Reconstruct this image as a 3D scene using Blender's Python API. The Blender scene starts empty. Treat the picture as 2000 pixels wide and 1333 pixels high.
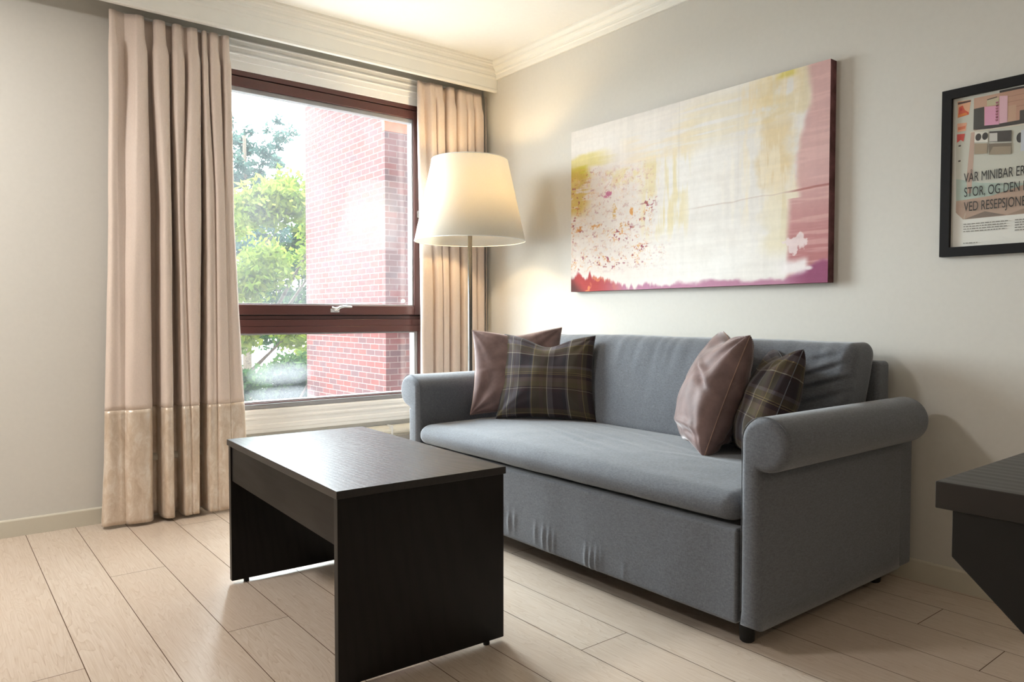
import bpy, bmesh, math, random
import numpy as np
from mathutils import Vector, Matrix, noise as mnoise

S = bpy.context.scene
COL = S.collection
random.seed(7)
PI = math.pi

# ------------------------------------------------------------------ camera
cd = bpy.data.cameras.new('camera')
cd.sensor_width = 36.0
cd.lens = 36.0 * 1438.0 / 2000.0
cd.clip_start = 0.05
cd.clip_end = 300
cam = bpy.data.objects.new('camera', cd)
COL.objects.link(cam)
cam.matrix_world = Matrix(((0.78379761, 0.02093336, -0.62066343, -2.6303),
                           (-0.62101634, 0.02642043, -0.7833522, -3.6089),
                           (0.0, 0.99943172, 0.03370823, 0.905),
                           (0, 0, 0, 1)))
S.camera = cam

# ------------------------------------------------------------------ world, lights, exposure
S.view_settings.view_transform = 'Standard'
S.view_settings.look = 'None'
S.view_settings.gamma = 1.0
S.view_settings.use_curve_mapping = False
S.view_settings.exposure = 0.2

SKY_BASE = 10.0      # even overcast light
SKY_GLOW = 27.0     # brighter cloud in front of the window, where the sun stands behind haze
w = bpy.data.worlds.new('overcast_sky')
S.world = w
w.use_nodes = True
nt = w.node_tree
bg = nt.nodes['Background']
tc = nt.nodes.new('ShaderNodeTexCoord')
dt = nt.nodes.new('ShaderNodeVectorMath')
dt.operation = 'DOT_PRODUCT'
gd = Vector((-.08, .72, .69)).normalized()
dt.inputs[1].default_value = gd
nt.links.new(tc.outputs['Generated'], dt.inputs[0])
rp = nt.nodes.new('ShaderNodeMapRange')
rp.interpolation_type = 'SMOOTHSTEP'
rp.inputs['From Min'].default_value = .2
rp.inputs['From Max'].default_value = 1.0
rp.inputs['To Min'].default_value = SKY_BASE
rp.inputs['To Max'].default_value = SKY_BASE + SKY_GLOW
nt.links.new(dt.outputs['Value'], rp.inputs['Value'])
bg.inputs[0].default_value = (.88, .95, 1.0, 1)
nt.links.new(rp.outputs[0], bg.inputs[1])

# light portal: guides the sampling of the sky through the window opening (emits nothing)
pl = bpy.data.lights.new('window_portal', 'AREA')
pl.shape = 'RECTANGLE'
pl.size = 1.42
pl.size_y = 1.68
pl.cycles.is_portal = True
po = bpy.data.objects.new('window_portal', pl)
COL.objects.link(po)
po.location = (-1.105, 0.14, 1.266)
po.rotation_euler = (-PI / 2, 0, 0)

FILL_LAMP_W = 120.0
WARM_FILL_W = 22.0
SHADE_BULB = 195.0


# ------------------------------------------------------------------ node helpers
class NT:
    def __init__(s, name):
        s.m = bpy.data.materials.new(name)
        s.m.use_nodes = True
        s.t = s.m.node_tree
        s.t.nodes.clear()
        s.out = s.t.nodes.new('ShaderNodeOutputMaterial')

    def n(s, typ, **kw):
        nd = s.t.nodes.new('ShaderNode' + typ)
        for k, v in kw.items():
            if k.startswith('i_'):
                nd.inputs[k[2:].replace('_', ' ')].default_value = v
            else:
                setattr(nd, k, v)
        return nd

    def l(s, a, b):
        s.t.links.new(a, b)

    def math(s, op, a, b=None, c=None, clamp=False):
        nd = s.t.nodes.new('ShaderNodeMath')
        nd.operation = op
        nd.use_clamp = clamp
        for i, v in enumerate((a, b, c)):
            if v is None:
                continue
            if isinstance(v, (int, float)):
                nd.inputs[i].default_value = v
            else:
                s.l(v, nd.inputs[i])
        return nd.outputs[0]

    def mix(s, fac, a, b, mode='MIX'):
        nd = s.t.nodes.new('ShaderNodeMix')
        nd.data_type = 'RGBA'
        nd.blend_type = mode
        for sock, v in ((nd.inputs[0], fac), (nd.inputs[6], a), (nd.inputs[7], b)):
            if isinstance(v, (int, float)):
                sock.default_value = v
            elif isinstance(v, tuple):
                sock.default_value = v if len(v) == 4 else v + (1,)
            else:
                s.l(v, sock)
        return nd.outputs[2]

    def ramp(s, fac, stops, interp='LINEAR'):
        nd = s.t.nodes.new('ShaderNodeValToRGB')
        cr = nd.color_ramp
        cr.interpolation = interp
        while len(cr.elements) < len(stops):
            cr.elements.new(0.5)
        for e, (p, c) in zip(cr.elements, stops):
            e.position = p
            e.color = c if len(c) == 4 else tuple(c) + (1,)
        s.l(fac, nd.inputs[0])
        return nd.outputs[0]

    def coord(s, kind='Object', scale=(1, 1, 1)):
        c = s.n('TexCoord')
        mp = s.n('Mapping')
        mp.inputs['Scale'].default_value = scale
        s.l(c.outputs[kind], mp.inputs[0])
        return mp.outputs[0]

    def noise(s, vec, scale, detail=4, rough=0.55, dist=0.0):
        nd = s.n('TexNoise')
        nd.inputs['Scale'].default_value = scale
        nd.inputs['Detail'].default_value = detail
        nd.inputs['Roughness'].default_value = rough
        nd.inputs['Distortion'].default_value = dist
        s.l(vec, nd.inputs['Vector'])
        return nd.outputs['Fac']

    def bsdf(s, color, rough=0.5, spec=0.5, sheen=0.0, bump=None, bstr=0.2, bdist=0.01, metallic=0.0, sheen_tint=None, sheen_rough=0.4):
        b = s.n('BsdfPrincipled')
        for sock, v in (('Base Color', color), ('Roughness', rough), ('Specular IOR Level', spec),
                        ('Sheen Weight', sheen), ('Metallic', metallic)):
            if isinstance(v, (int, float)):
                b.inputs[sock].default_value = v
            elif isinstance(v, tuple):
                b.inputs[sock].default_value = v if len(v) == 4 else v + (1,)
            else:
                s.l(v, b.inputs[sock])
        b.inputs['Sheen Roughness'].default_value = sheen_rough
        if sheen_tint:
            b.inputs['Sheen Tint'].default_value = sheen_tint + (1,)
        if bump is not None:
            bp = s.n('Bump')
            bp.inputs['Strength'].default_value = bstr
            bp.inputs['Distance'].default_value = bdist
            s.l(bump, bp.inputs['Height'])
            s.l(bp.outputs[0], b.inputs['Normal'])
        return b

    def done(s, shader):
        s.l(shader.outputs[0] if hasattr(shader, 'outputs') else shader, s.out.inputs[0])
        return s.m


def srgb(r, g, b):
    f = lambda c: (c / 255 / 12.92) if c / 255 <= .04045 else ((c / 255 + .055) / 1.055) ** 2.4
    return (f(r), f(g), f(b))


def mat_plain(name, col, rough=0.5, spec=0.5, nscale=30, namp=0.06, bstr=0.05, metallic=0.0):
    t = NT(name)
    v = t.coord('Object')
    nz = t.noise(v, nscale, 3)
    lo = tuple(c * (1 - namp) for c in col)
    hi = tuple(min(1, c * (1 + namp)) for c in col)
    c = t.ramp(nz, [(0.3, lo), (0.7, hi)])
    return t.done(t.bsdf(c, rough, spec, bump=nz, bstr=bstr, bdist=0.002, metallic=metallic))


M = {}
M['wall'] = mat_plain('wall_paint', srgb(211, 208, 201), 0.75, 0.25, 60, 0.012, 0.06)
M['ceiling'] = mat_plain('ceiling_paint', srgb(246, 246, 243), 0.85, 0.15, 60, 0.01, 0.04)
M['trim'] = mat_plain('trim_paint', srgb(240, 239, 233), 0.45, 0.4, 20, 0.01, 0.02)
M['cream_trim'] = mat_plain('cream_trim_paint', srgb(224, 220, 206), 0.4, 0.4, 20, 0.01, 0.02)
M['base'] = mat_plain('baseboard_paint', srgb(206, 200, 184), 0.4, 0.4, 20, 0.01, 0.02)
M['white_casing'] = mat_plain('window_casing_paint', srgb(246, 246, 244), 0.4, 0.4, 20, 0.01, 0.02)
M['brown_frame'] = mat_plain('brown_window_lacquer', srgb(88, 52, 48), 0.28, 0.6, 40, 0.05, 0.03)
M['rubber'] = mat_plain('black_gasket', (.012, .011, .011), 0.6, 0.3)
M['alu'] = mat_plain('grey_glazing_bead', srgb(150, 150, 152), 0.35, 0.5, 30, 0.04, 0.02)
M['chrome'] = mat_plain('brushed_steel', (.75, .75, .74), 0.25, 0.5, 60, 0.03, 0.02, 1.0)
M['white_plastic'] = mat_plain('white_plastic', srgb(235, 235, 232), 0.35, 0.5)
M['black_metal'] = mat_plain('black_metal', (.008, .008, .008), 0.45, 0.3, 60, 0.1, 0.03)
M['dark_metal'] = mat_plain('dark_bronze_metal', (.055, .052, .05), 0.32, 0.5, 60, 0.1, 0.02, 0.6)
M['foot'] = mat_plain('black_foot_plastic', (.012, .012, .012), 0.6, 0.3)


def mat_fabric(name, col, weave=900, contrast=0.35, sheen=0.25, rough=0.9, mott=0.25):
    t = NT(name)
    v = t.coord('Object')
    w1 = t.noise(t.coord('Object', (1, 1, .35)), weave, 2, .6)
    w2 = t.noise(t.coord('Object', (.3, .3, 1)), weave * .8, 2, .6)
    big = t.noise(v, 35, 3)
    f = t.math('ADD', t.math('MULTIPLY', w1, .5), t.math('MULTIPLY', w2, .5))
    c1 = t.ramp(f, [(0.32, tuple(c * (1 - contrast) for c in col)), (0.68, tuple(c * (1 + contrast) for c in col))])
    c2 = t.mix(t.math('MULTIPLY', big, mott), c1, tuple(c * .6 for c in col))
    return t.done(t.bsdf(c2, rough, .2, sheen, bump=f, bstr=.25, bdist=.0015))


M['sofa'] = mat_fabric('grey_sofa_fabric', srgb(103, 106, 112), 420, .3, .34)
M['sofa_seam'] = mat_fabric('sofa_seam_thread', srgb(98, 101, 106), 400, .2, .2)


def mat_curtain():
    t = NT('taupe_satin_curtain')
    v = t.coord('Object', (1, 1, 5))
    nz = t.noise(v, 160, 2, .6)
    nz2 = t.noise(t.coord('Object', (6, 6, .6)), 120, 2, .6)
    f = t.math('ADD', t.math('MULTIPLY', nz, .5), t.math('MULTIPLY', nz2, .5))
    base = srgb(216, 199, 187)
    c = t.ramp(f, [(0.3, tuple(x * .9 for x in base)), (0.7, tuple(min(1, x * 1.08) for x in base))])
    return t.done(t.bsdf(c, .5, .35, .3, bump=f, bstr=.08, bdist=.001, sheen_tint=(1, .95, .92)))


def mat_velvet_hem():
    t = NT('champagne_crushed_velvet')
    nz = t.noise(t.coord('Object', (1, 1, .45)), 26, 5, .7, .5)
    fine = t.noise(t.coord('Object', (1, 1, .6)), 150, 3, .7)
    base = srgb(200, 180, 158)
    c = t.ramp(nz, [(0.3, srgb(200, 178, 155)), (0.5, srgb(220, 202, 183)), (0.7, srgb(240, 230, 218))])
    c = t.mix(t.math('MULTIPLY', fine, .3), c, srgb(166, 142, 118))
    r = t.math('MULTIPLY_ADD', nz, -.3, .5)
    h = t.math('ADD', t.math('MULTIPLY', nz, .5), t.math('MULTIPLY', fine, .5))
    return t.done(t.bsdf(c, r, .9, .6, bump=h, bstr=.35, bdist=.003, metallic=.2, sheen_tint=(1, .95, .88), sheen_rough=.25))


def mat_velvet(name, col, sheen=.8):
    t = NT(name)
    nz = t.noise(t.coord('Object'), 14, 4, .6, .4)
    fine = t.noise(t.coord('Object'), 500, 2)
    c = t.ramp(nz, [(0.3, tuple(x * .72 for x in col)), (0.7, tuple(x * 1.25 for x in col))])
    return t.done(t.bsdf(c, .6, .25, sheen, bump=fine, bstr=.08, bdist=.001, sheen_tint=(1, .94, .94), sheen_rough=.32))


M['curtain'] = mat_curtain()
M['hem'] = mat_velvet_hem()
M['pink_velvet'] = mat_velvet('dusty_pink_velvet', srgb(114, 93, 90), .7)
M['seam'] = mat_velvet('pillow_seam_thread', srgb(150, 120, 104), .2)


def mat_tartan():
    t = NT('plum_olive_tartan_wool')
    uv = t.n('TexCoord').outputs['UV']
    s = t.n('SeparateXYZ')
    t.l(uv, s.inputs[0])
    plum = srgb(40, 20, 28)
    navy = srgb(28, 27, 36)
    olive = srgb(80, 70, 44)
    tan = srgb(88, 70, 58)
    grey = srgb(96, 89, 95)
    white = srgb(178, 174, 158)
    gold = srgb(142, 126, 82)
    U = [(0, navy), (.02, olive), (.07, grey), (.117, white), (.122, grey), (.15, tan), (.158, grey), (.212, white), (.217, navy), (.235, plum),
         (.33, navy), (.36, grey), (.372, gold), (.379, olive), (.46, tan), (.50, olive), (.538, white), (.544, grey), (.60, plum), (.70, navy),
         (.735, grey), (.757, white), (.762, olive), (.86, tan), (.905, gold), (.913, olive), (.95, plum)]
    V = [(0, plum), (.03, gold), (.038, olive), (.085, plum), (.10, navy), (.28, plum), (.317, white), (.322, plum), (.34, olive), (.40, tan),
         (.45, plum), (.49, gold), (.498, plum), (.51, gold), (.518, olive), (.57, grey), (.60, plum), (.61, navy), (.73, plum), (.757, white),
         (.762, tan), (.80, olive), (.87, gold), (.877, grey), (.93, plum)]
    cu = t.ramp(s.outputs[0], U, 'CONSTANT')
    cv = t.ramp(s.outputs[1], V, 'CONSTANT')
    mp = t.n('Mapping')
    t.l(uv, mp.inputs[0])
    mp.inputs['Rotation'].default_value = (0, 0, PI / 4)
    wv = t.n('TexWave', wave_type='BANDS')
    wv.inputs['Scale'].default_value = 40
    wv.inputs['Distortion'].default_value = .6
    t.l(mp.outputs[0], wv.inputs['Vector'])
    nz = t.noise(t.coord('UV'), 260, 3)
    fac = t.math('ADD', t.math('MULTIPLY', wv.outputs['Fac'], .35), .32)
    c = t.mix(fac, cu, cv)
    c = t.mix(t.math('MULTIPLY', nz, .6), c, (.022, .018, .021))
    c = t.mix(t.math('MULTIPLY', t.noise(t.coord('UV'), 600, 2), .14), c, srgb(130, 126, 120))
    return t.done(t.bsdf(c, .9, .12, .12, bump=nz, bstr=.2, bdist=.001))


M['tartan'] = mat_tartan()


def mat_espresso(name, axis, spec=.5, dark=1.0):
    t = NT(name)
    sc = [9, 9, 9]
    sc[axis] = .8
    v = t.coord('Object', tuple(sc))
    g = t.noise(v, 5, 6, .62, .9)
    sc2 = [70, 70, 70]
    sc2[axis] = 2
    g2 = t.noise(t.coord('Object', tuple(sc2)), 6, 3, .6)
    wv = t.n('TexWave', wave_type='RINGS', rings_direction='SPHERICAL')
    sc3 = [2.2, 2.2, 2.2]
    sc3[axis] = .35
    mp = t.n('Mapping')
    mp.inputs['Scale'].default_value = sc3
    mp.inputs['Location'].default_value = (-.55, -.2, -.9)
    t.l(t.n('TexCoord').outputs['Object'], mp.inputs[0])
    t.l(mp.outputs[0], wv.inputs['Vector'])
    wv.inputs['Scale'].default_value = 9
    wv.inputs['Distortion'].default_value = 5
    wv.inputs['Detail'].default_value = 3
    h = t.math('ADD', t.math('MULTIPLY', wv.outputs['Fac'], .35), t.math('MULTIPLY', t.math('ADD', g, g2), .5))
    c = t.ramp(h, [(0.3, tuple(dark * x for x in (.0045, .0036, .0036))), (0.75, tuple(dark * x for x in (.012, .0092, .0085)))])
    r = t.math('MULTIPLY_ADD', h, .16, .26)
    return t.done(t.bsdf(c, r, spec, bump=h, bstr=.12, bdist=.0012))


M['espresso_x'] = mat_espresso('espresso_wood_across', 0)
M['espresso_y'] = mat_espresso('espresso_wood_along', 1)
M['espresso_apron'] = mat_espresso('espresso_wood_apron', 1, .10, .6)
M['espresso_z'] = mat_espresso('espresso_wood_upright', 2, .22, .6)


def mat_floor():
    t = NT('pale_oak_planks')
    uv = t.coord('UV')
    att = t.n('Attribute', attribute_name='plank')
    rnd = att.outputs['Fac']
    sep = t.n('SeparateXYZ')
    t.l(uv, sep.inputs[0])
    comb = t.n('CombineXYZ')
    t.l(t.math('MULTIPLY', sep.outputs[0], 1.1), comb.inputs[0])
    t.l(t.math('MULTIPLY', sep.outputs[1], 11.0), comb.inputs[1])
    t.l(t.math('MULTIPLY', rnd, 37.0), comb.inputs[2])
    warp = t.noise(comb.outputs[0], 1.1, 3, .5, .4)
    # cathedral grain: contour lines of a smooth stretched field
    cl = t.math('FRACT', t.math('MULTIPLY', warp, 24.0))
    cath = t.ramp(cl, [(0.0, (.36, .36, .36)), (.2, (.62, .62, .62)), (.6, (.72, .72, .72)), (1, (.82, .82, .82))])
    comb2 = t.n('CombineXYZ')
    t.l(t.math('MULTIPLY', sep.outputs[0], 5), comb2.inputs[0])
    t.l(t.math('MULTIPLY', sep.outputs[1], 160), comb2.inputs[1])
    t.l(t.math('MULTIPLY', rnd, 91.0), comb2.inputs[2])
    pores = t.noise(comb2.outputs[0], 1.6, 4, .7)
    cb3 = t.n('CombineXYZ')
    t.l(t.math('MULTIPLY', sep.outputs[0], 3.0), cb3.inputs[0])
    t.l(t.math('MULTIPLY', sep.outputs[1], 9.0), cb3.inputs[1])
    t.l(t.math('MULTIPLY', rnd, 53.0), cb3.inputs[2])
    kn = t.noise(cb3.outputs[0], 1.7, 3, .6, .6)
    knot = t.ramp(kn, [(.73, (0, 0, 0)), (.8, (1, 1, 1))])
    f = t.math('ADD', t.math('MULTIPLY', cath, .42), t.math('MULTIPLY', pores, .58))
    c = t.ramp(f, [(.26, srgb(152, 129, 108)), (.46, srgb(193, 174, 155)), (.66, srgb(210, 195, 180))])
    c = t.mix(t.math('MULTIPLY', rnd, .4), c, srgb(190, 170, 152))
    c = t.mix(t.math('MULTIPLY', knot, .5), c, srgb(104, 84, 68))
    r = t.math('MULTIPLY_ADD', pores, .14, .26)
    return t.done(t.bsdf(c, r, .75, bump=f, bstr=.06, bdist=.001))


M['floor'] = mat_floor()
M['gap'] = mat_plain('dark_joint', srgb(96, 74, 56), .8, .1)


def mat_glass(name, haze, smear=False):
    t = NT(name)
    lw = t.n('LayerWeight')
    lw.inputs['Blend'].default_value = .5
    fr = t.math('MULTIPLY_ADD', t.math('POWER', lw.outputs['Facing'], 5.0), .9, .035)
    tr = t.n('BsdfTransparent')
    tr.inputs[0].default_value = (.96, .985, .98, 1)
    gl = t.n('BsdfGlossy')
    gl.inputs['Roughness'].default_value = .02
    hz = t.n('BsdfTranslucent')
    hz.inputs[0].default_value = (.95, .97, 1, 1)
    ob = t.n('TexCoord').outputs['Object']
    nz = t.noise(ob, 3.2, 3, .5, .3)
    st = t.noise(t.coord('Object', (1.2, 1, .5)), 5, 4, .6, .4)
    hf = t.math('MULTIPLY', t.math('MULTIPLY_ADD', nz, .9, t.math('MULTIPLY_ADD', st, .5, -.15)), haze, clamp=True)
    if smear:
        s = t.n('SeparateXYZ')
        t.l(ob, s.inputs[0])

        def blob(x, z, rx, rz):
            dx = t.math('DIVIDE', t.math('SUBTRACT', s.outputs[0], x), rx)
            dz = t.math('DIVIDE', t.math('SUBTRACT', s.outputs[2], z), rz)
            d = t.math('ADD', t.math('POWER', t.math('ABSOLUTE', dx), 3.0), t.math('POWER', t.math('ABSOLUTE', dz), 2.0))
            d = t.math('MULTIPLY_ADD', st, .7, t.math('SUBTRACT', d, .35))
            return t.math('SUBTRACT', 1.0, t.math('MULTIPLY', d, .9), clamp=True)
        b = t.math('MAXIMUM', blob(-1.24, .615, .17, .06), blob(-1.24, .505, .19, .045))
        hf = t.math('ADD', hf, t.math('MULTIPLY', b, .028))
    m1 = t.n('MixShader')
    t.l(fr, m1.inputs[0])
    t.l(tr.outputs[0], m1.inputs[1])
    t.l(gl.outputs[0], m1.inputs[2])
    m2 = t.n('MixShader')
    t.l(hf, m2.inputs[0])
    t.l(m1.outputs[0], m2.inputs[1])
    t.l(hz.outputs[0], m2.inputs[2])
    return t.done(m2)


M['glass_up'] = mat_glass('hazy_window_glass', .022)
M['glass_low'] = mat_glass('smeared_window_glass', .012, True)


def mat_shade():
    t = NT('white_linen_lampshade')
    nz = t.noise(t.coord('Object'), 260, 2)
    d = t.n('BsdfDiffuse')
    d.inputs[0].default_value = (.84, .81, .75, 1)
    tl = t.n('BsdfTranslucent')
    t.l(t.ramp(nz, [(.3, (.78, .72, .60)), (.7, (.86, .80, .68))]), tl.inputs[0])
    mx = t.n('MixShader')
    mx.inputs[0].default_value = .40
    t.l(d.outputs[0], mx.inputs[1])
    t.l(tl.outputs[0], mx.inputs[2])
    return t.done(mx)


def mat_emit(name, col, strength):
    t = NT(name)
    e = t.n('Emission')
    e.inputs[0].default_value = col + (1,)
    e.inputs[1].default_value = strength
    return t.done(e)


M['shade'] = mat_shade()
M['bulb'] = mat_emit('warm_bulb', (1.0, .72, .38), SHADE_BULB)
M['diffuser_warm'] = mat_emit('warm_fill_diffuser', (1.0, .80, .58), 1.0)
M['diffuser'] = mat_emit('white_fill_diffuser', (1.0, .97, .93), 1.0)


def mat_brick():
    t = NT('red_brick_facade')
    uv = t.n('TexCoord').outputs['UV']
    b = t.n('TexBrick')
    b.offset = .5
    b.inputs['Scale'].default_value = 1.0
    b.inputs['Mortar Size'].default_value = .005
    b.inputs['Mortar Smooth'].default_value = .2
    b.inputs['Brick Width'].default_value = .20
    b.inputs['Row Height'].default_value = .0665
    b.inputs['Color1'].default_value = srgb(84, 40, 36) + (1,)
    b.inputs['Color2'].default_value = srgb(56, 42, 45) + (1,)
    b.inputs['Mortar'].default_value = srgb(98, 92, 88) + (1,)
    t.l(uv, b.inputs['Vector'])
    nz = t.noise(t.coord('UV'), 6, 4)
    c = t.mix(t.math('MULTIPLY', nz, .5), b.outputs['Color'], srgb(86, 54, 48))
    return t.done(t.bsdf(c, .9, .1, bump=b.outputs['Fac'], bstr=-.3, bdist=.01))


M['brick'] = mat_brick()


M['brick_plain'] = mat_plain('dark_brick_front', srgb(120, 62, 52), .9, .1, 8, .15, .1)


def mat_leaf(name, c1, c2, c3):
    t = NT(name)
    att = t.n('Attribute', attribute_name='tone')
    c = t.ramp(att.outputs['Fac'], [(0, c1), (.5, c2), (1, c3)])
    d = t.n('BsdfDiffuse')
    tl = t.n('BsdfTranslucent')
    t.l(c, d.inputs[0])
    t.l(c, tl.inputs[0])
    mx = t.n('MixShader')
    mx.inputs[0].default_value = .45
    t.l(d.outputs[0], mx.inputs[1])
    t.l(tl.outputs[0], mx.inputs[2])
    return t.done(mx)


M['leaf_yellow'] = mat_leaf('yellow_green_leaves', srgb(64, 84, 30), srgb(96, 110, 42), srgb(124, 130, 60))
M['leaf_green'] = mat_leaf('mid_green_leaves', srgb(26, 46, 25), srgb(40, 62, 30), srgb(62, 80, 40))
M['leaf_hazed'] = mat_leaf('hazed_green_leaves', srgb(38, 54, 52), srgb(56, 76, 70), srgb(78, 96, 86))  # distance haze put into the leaf colour as a bluish grey
M['bark'] = mat_plain('grey_bark', srgb(82, 72, 62), .9, .1, 20, .3, .3)
M['ground'] = mat_plain('pale_courtyard_paving', srgb(150, 150, 148), .95, .05, 8, .2, .2)


def mat_attr(name, attr, rough=.8, spec=.2, bstr=.1, bscale=300):
    t = NT(name)
    att = t.n('Attribute', attribute_name=attr)
    nz = t.noise(t.coord('Object'), bscale, 2)
    c = t.mix(t.math('MULTIPLY', nz, .06), att.outputs['Color'], (.5, .5, .5))
    return t.done(t.bsdf(c, rough, spec, bump=nz, bstr=bstr, bdist=.001))


M['painting'] = mat_attr('abstract_acrylic', 'paint')
M['print'] = mat_attr('poster_print', 'paint', .55, .4, .0)
M['ink'] = mat_plain('black_ink', srgb(38, 38, 38), .6, .3)
M['grey_ink'] = mat_plain('grey_ink', srgb(128, 126, 120), .6, .3)
M['poster_frame'] = mat_plain('black_picture_frame', (.007, .007, .008), .5, .2, 80, .1, .05)


# ------------------------------------------------------------------ object helpers
def link(o, parent=None):
    COL.objects.link(o)
    if parent is not None:
        o.parent = parent
    return o


def mesh_obj(name, verts, faces, mat=None, parent=None, smooth=False, uvs=None):
    me = bpy.data.meshes.new(name)
    me.from_pydata([tuple(v) for v in verts], [], faces)
    me.update()
    if mat:
        me.materials.append(mat)
    if smooth:
        me.polygons.foreach_set('use_smooth', [True] * len(me.polygons))
    if uvs is not None:
        ul = me.uv_layers.new(name='UVMap')
        li = np.empty(len(me.loops), dtype=np.int32)
        me.loops.foreach_get('vertex_index', li)
        ul.data.foreach_set('uv', np.asarray(uvs, dtype=np.float32)[li].ravel())
    return link(bpy.data.objects.new(name, me), parent)


def bm_obj(name, bm, mat=None, parent=None, smooth=False, bevel=0.0, seg=2):
    me = bpy.data.meshes.new(name)
    bmesh.ops.recalc_face_normals(bm, faces=bm.faces[:])
    bm.to_mesh(me)
    bm.free()
    if mat:
        me.materials.append(mat)
    o = link(bpy.data.objects.new(name, me), parent)
    if smooth:
        me.polygons.foreach_set('use_smooth', [True] * len(me.polygons))
    if bevel > 0:
        m = o.modifiers.new('bevel', 'BEVEL')
        m.width = bevel
        m.segments = seg
        m.limit_method = 'ANGLE'
        m.angle_limit = math.radians(50)
        m.harden_normals = True
        me.polygons.foreach_set('use_smooth', [True] * len(me.polygons))
    return o


def add_box(bm, x0, x1, y0, y1, z0, z1):
    vs = [bm.verts.new((x, y, z)) for x in (x0, x1) for y in (y0, y1) for z in (z0, z1)]
    for f in ((0, 1, 3, 2), (4, 6, 7, 5), (0, 4, 5, 1), (2, 3, 7, 6), (0, 2, 6, 4), (1, 5, 7, 3)):
        bm.faces.new([vs[i] for i in f])


def box(name, b, mat, parent=None, bevel=0.0, seg=2):
    bm = bmesh.new()
    add_box(bm, *b)
    return bm_obj(name, bm, mat, parent, bevel=bevel, seg=seg)


def prism(bm, pts, axis, a0, a1):
    """extrude polygon pts along axis from a0 to a1 (pts are the two other coords in order)"""
    def mk(p, a):
        if axis == 'x':
            return (a, p[0], p[1])
        if axis == 'y':
            return (p[0], a, p[1])
        return (p[0], p[1], a)
    A = [bm.verts.new(mk(p, a0)) for p in pts]
    B = [bm.verts.new(mk(p, a1)) for p in pts]
    n = len(pts)
    bm.faces.new(A)
    bm.faces.new(B[::-1])
    for i in range(n):
        bm.faces.new((A[i], A[(i + 1) % n], B[(i + 1) % n], B[i]))


def lathe(bm, prof, c=(0, 0), n=48, cap=False):
    rings = []
    for r, z in prof:
        rings.append([bm.verts.new((c[0] + r * math.cos(2 * PI * i / n), c[1] + r * math.sin(2 * PI * i / n), z)) for i in range(n)])
    for a, b in zip(rings, rings[1:]):
        for i in range(n):
            bm.faces.new((a[i], a[(i + 1) % n], b[(i + 1) % n], b[i]))
    if cap:
        bm.faces.new(rings[0][::-1])
        bm.faces.new(rings[-1])


def tube(bm, pts, r, n=10, closed=False):
    pts = [Vector(p) for p in pts]
    m = len(pts)
    rings = []
    for i in range(m):
        a = pts[(i - 1) % m] if (closed or i > 0) else pts[i]
        b = pts[(i + 1) % m] if (closed or i < m - 1) else pts[i]
        t = (b - a).normalized()
        up = Vector((0, 0, 1)) if abs(t.z) < .9 else Vector((1, 0, 0))
        u = t.cross(up).normalized()
        v = t.cross(u)
        rr = r[i] if isinstance(r, (list, tuple)) else r
        rings.append([bm.verts.new(pts[i] + (u * math.cos(2 * PI * k / n) + v * math.sin(2 * PI * k / n)) * rr) for k in range(n)])
    for i in range(m if closed else m - 1):
        a, b = rings[i], rings[(i + 1) % m]
        for k in range(n):
            bm.faces.new((a[k], a[(k + 1) % n], b[(k + 1) % n], b[k]))
    if not closed:
        bm.faces.new(rings[0][::-1])
        bm.faces.new(rings[-1])


def tag(o, label=None, cat=None, group=None, kind=None):
    if label:
        o['label'] = label
    if cat:
        o['category'] = cat
    if group:
        o['group'] = group
    if kind:
        o['kind'] = kind
    return o


def thing(name, label, cat, loc=(0, 0, 0), rz=0, group=None):
    o = bpy.data.objects.new(name, None)
    o.empty_display_size = .1
    o.location = loc
    o.rotation_euler = (0, 0, rz)
    COL.objects.link(o)
    return tag(o, label, cat, group)


def struct(o):
    o['kind'] = 'structure'
    return o


def rbox_mesh(c, size, r, n, disp=None):
    """dense rounded box; returns verts, faces. n = cells per axis; r = (rx,ry,rz) radii or a number"""
    if isinstance(r, (int, float)):
        r = (r, r, r)
    hs = [s / 2 for s in size]

    def ticks(h, rr, k):
        ne = 6
        e = [h - rr * (1 - math.tan((i / ne) * PI / 4)) for i in range(1, ne + 1)] if rr > 0 else [h]
        inner = list(np.linspace(-(h - rr), h - rr, k + 1))
        # outer ticks are placed so that the projected arc is even
        return [-x for x in reversed(e)] + inner + e
    T = [ticks(hs[i], r[i], n[i]) for i in range(3)]
    verts, index, faces = [], {}, []

    def vid(p):
        key = (round(p[0], 6), round(p[1], 6), round(p[2], 6))
        if key not in index:
            index[key] = len(verts)
            verts.append(p)
        return index[key]
    for ax in range(3):
        u, v = (ax + 1) % 3, (ax + 2) % 3
        for sgn in (-1, 1):
            for i in range(len(T[u]) - 1):
                for j in range(len(T[v]) - 1):
                    q = []
                    for (a, b) in ((i, j), (i + 1, j), (i + 1, j + 1), (i, j + 1)):
                        p = [0, 0, 0]
                        p[ax] = sgn * hs[ax]
                        p[u] = T[u][a]
                        p[v] = T[v][b]
                        q.append(vid(tuple(p)))
                    faces.append(q if sgn > 0 else q[::-1])
    out = []
    for p in verts:
        q = [max(-(hs[i] - r[i]), min(hs[i] - r[i], p[i])) for i in range(3)]
        d = [(p[i] - q[i]) / max(r[i], 1e-9) for i in range(3)]
        L = math.sqrt(sum(x * x for x in d)) or 1
        nn = [x / L for x in d]
        P = Vector((q[i] + nn[i] * r[i] for i in range(3)))
        N = Vector(nn)
        if disp:
            P = disp(P, N)
        out.append((P.x + c[0], P.y + c[1], P.z + c[2]))
    return out, faces


def fbm(p, s, o=3):
    return mnoise.fractal(Vector(p) * s, 1.0, 2.0, o)


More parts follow.
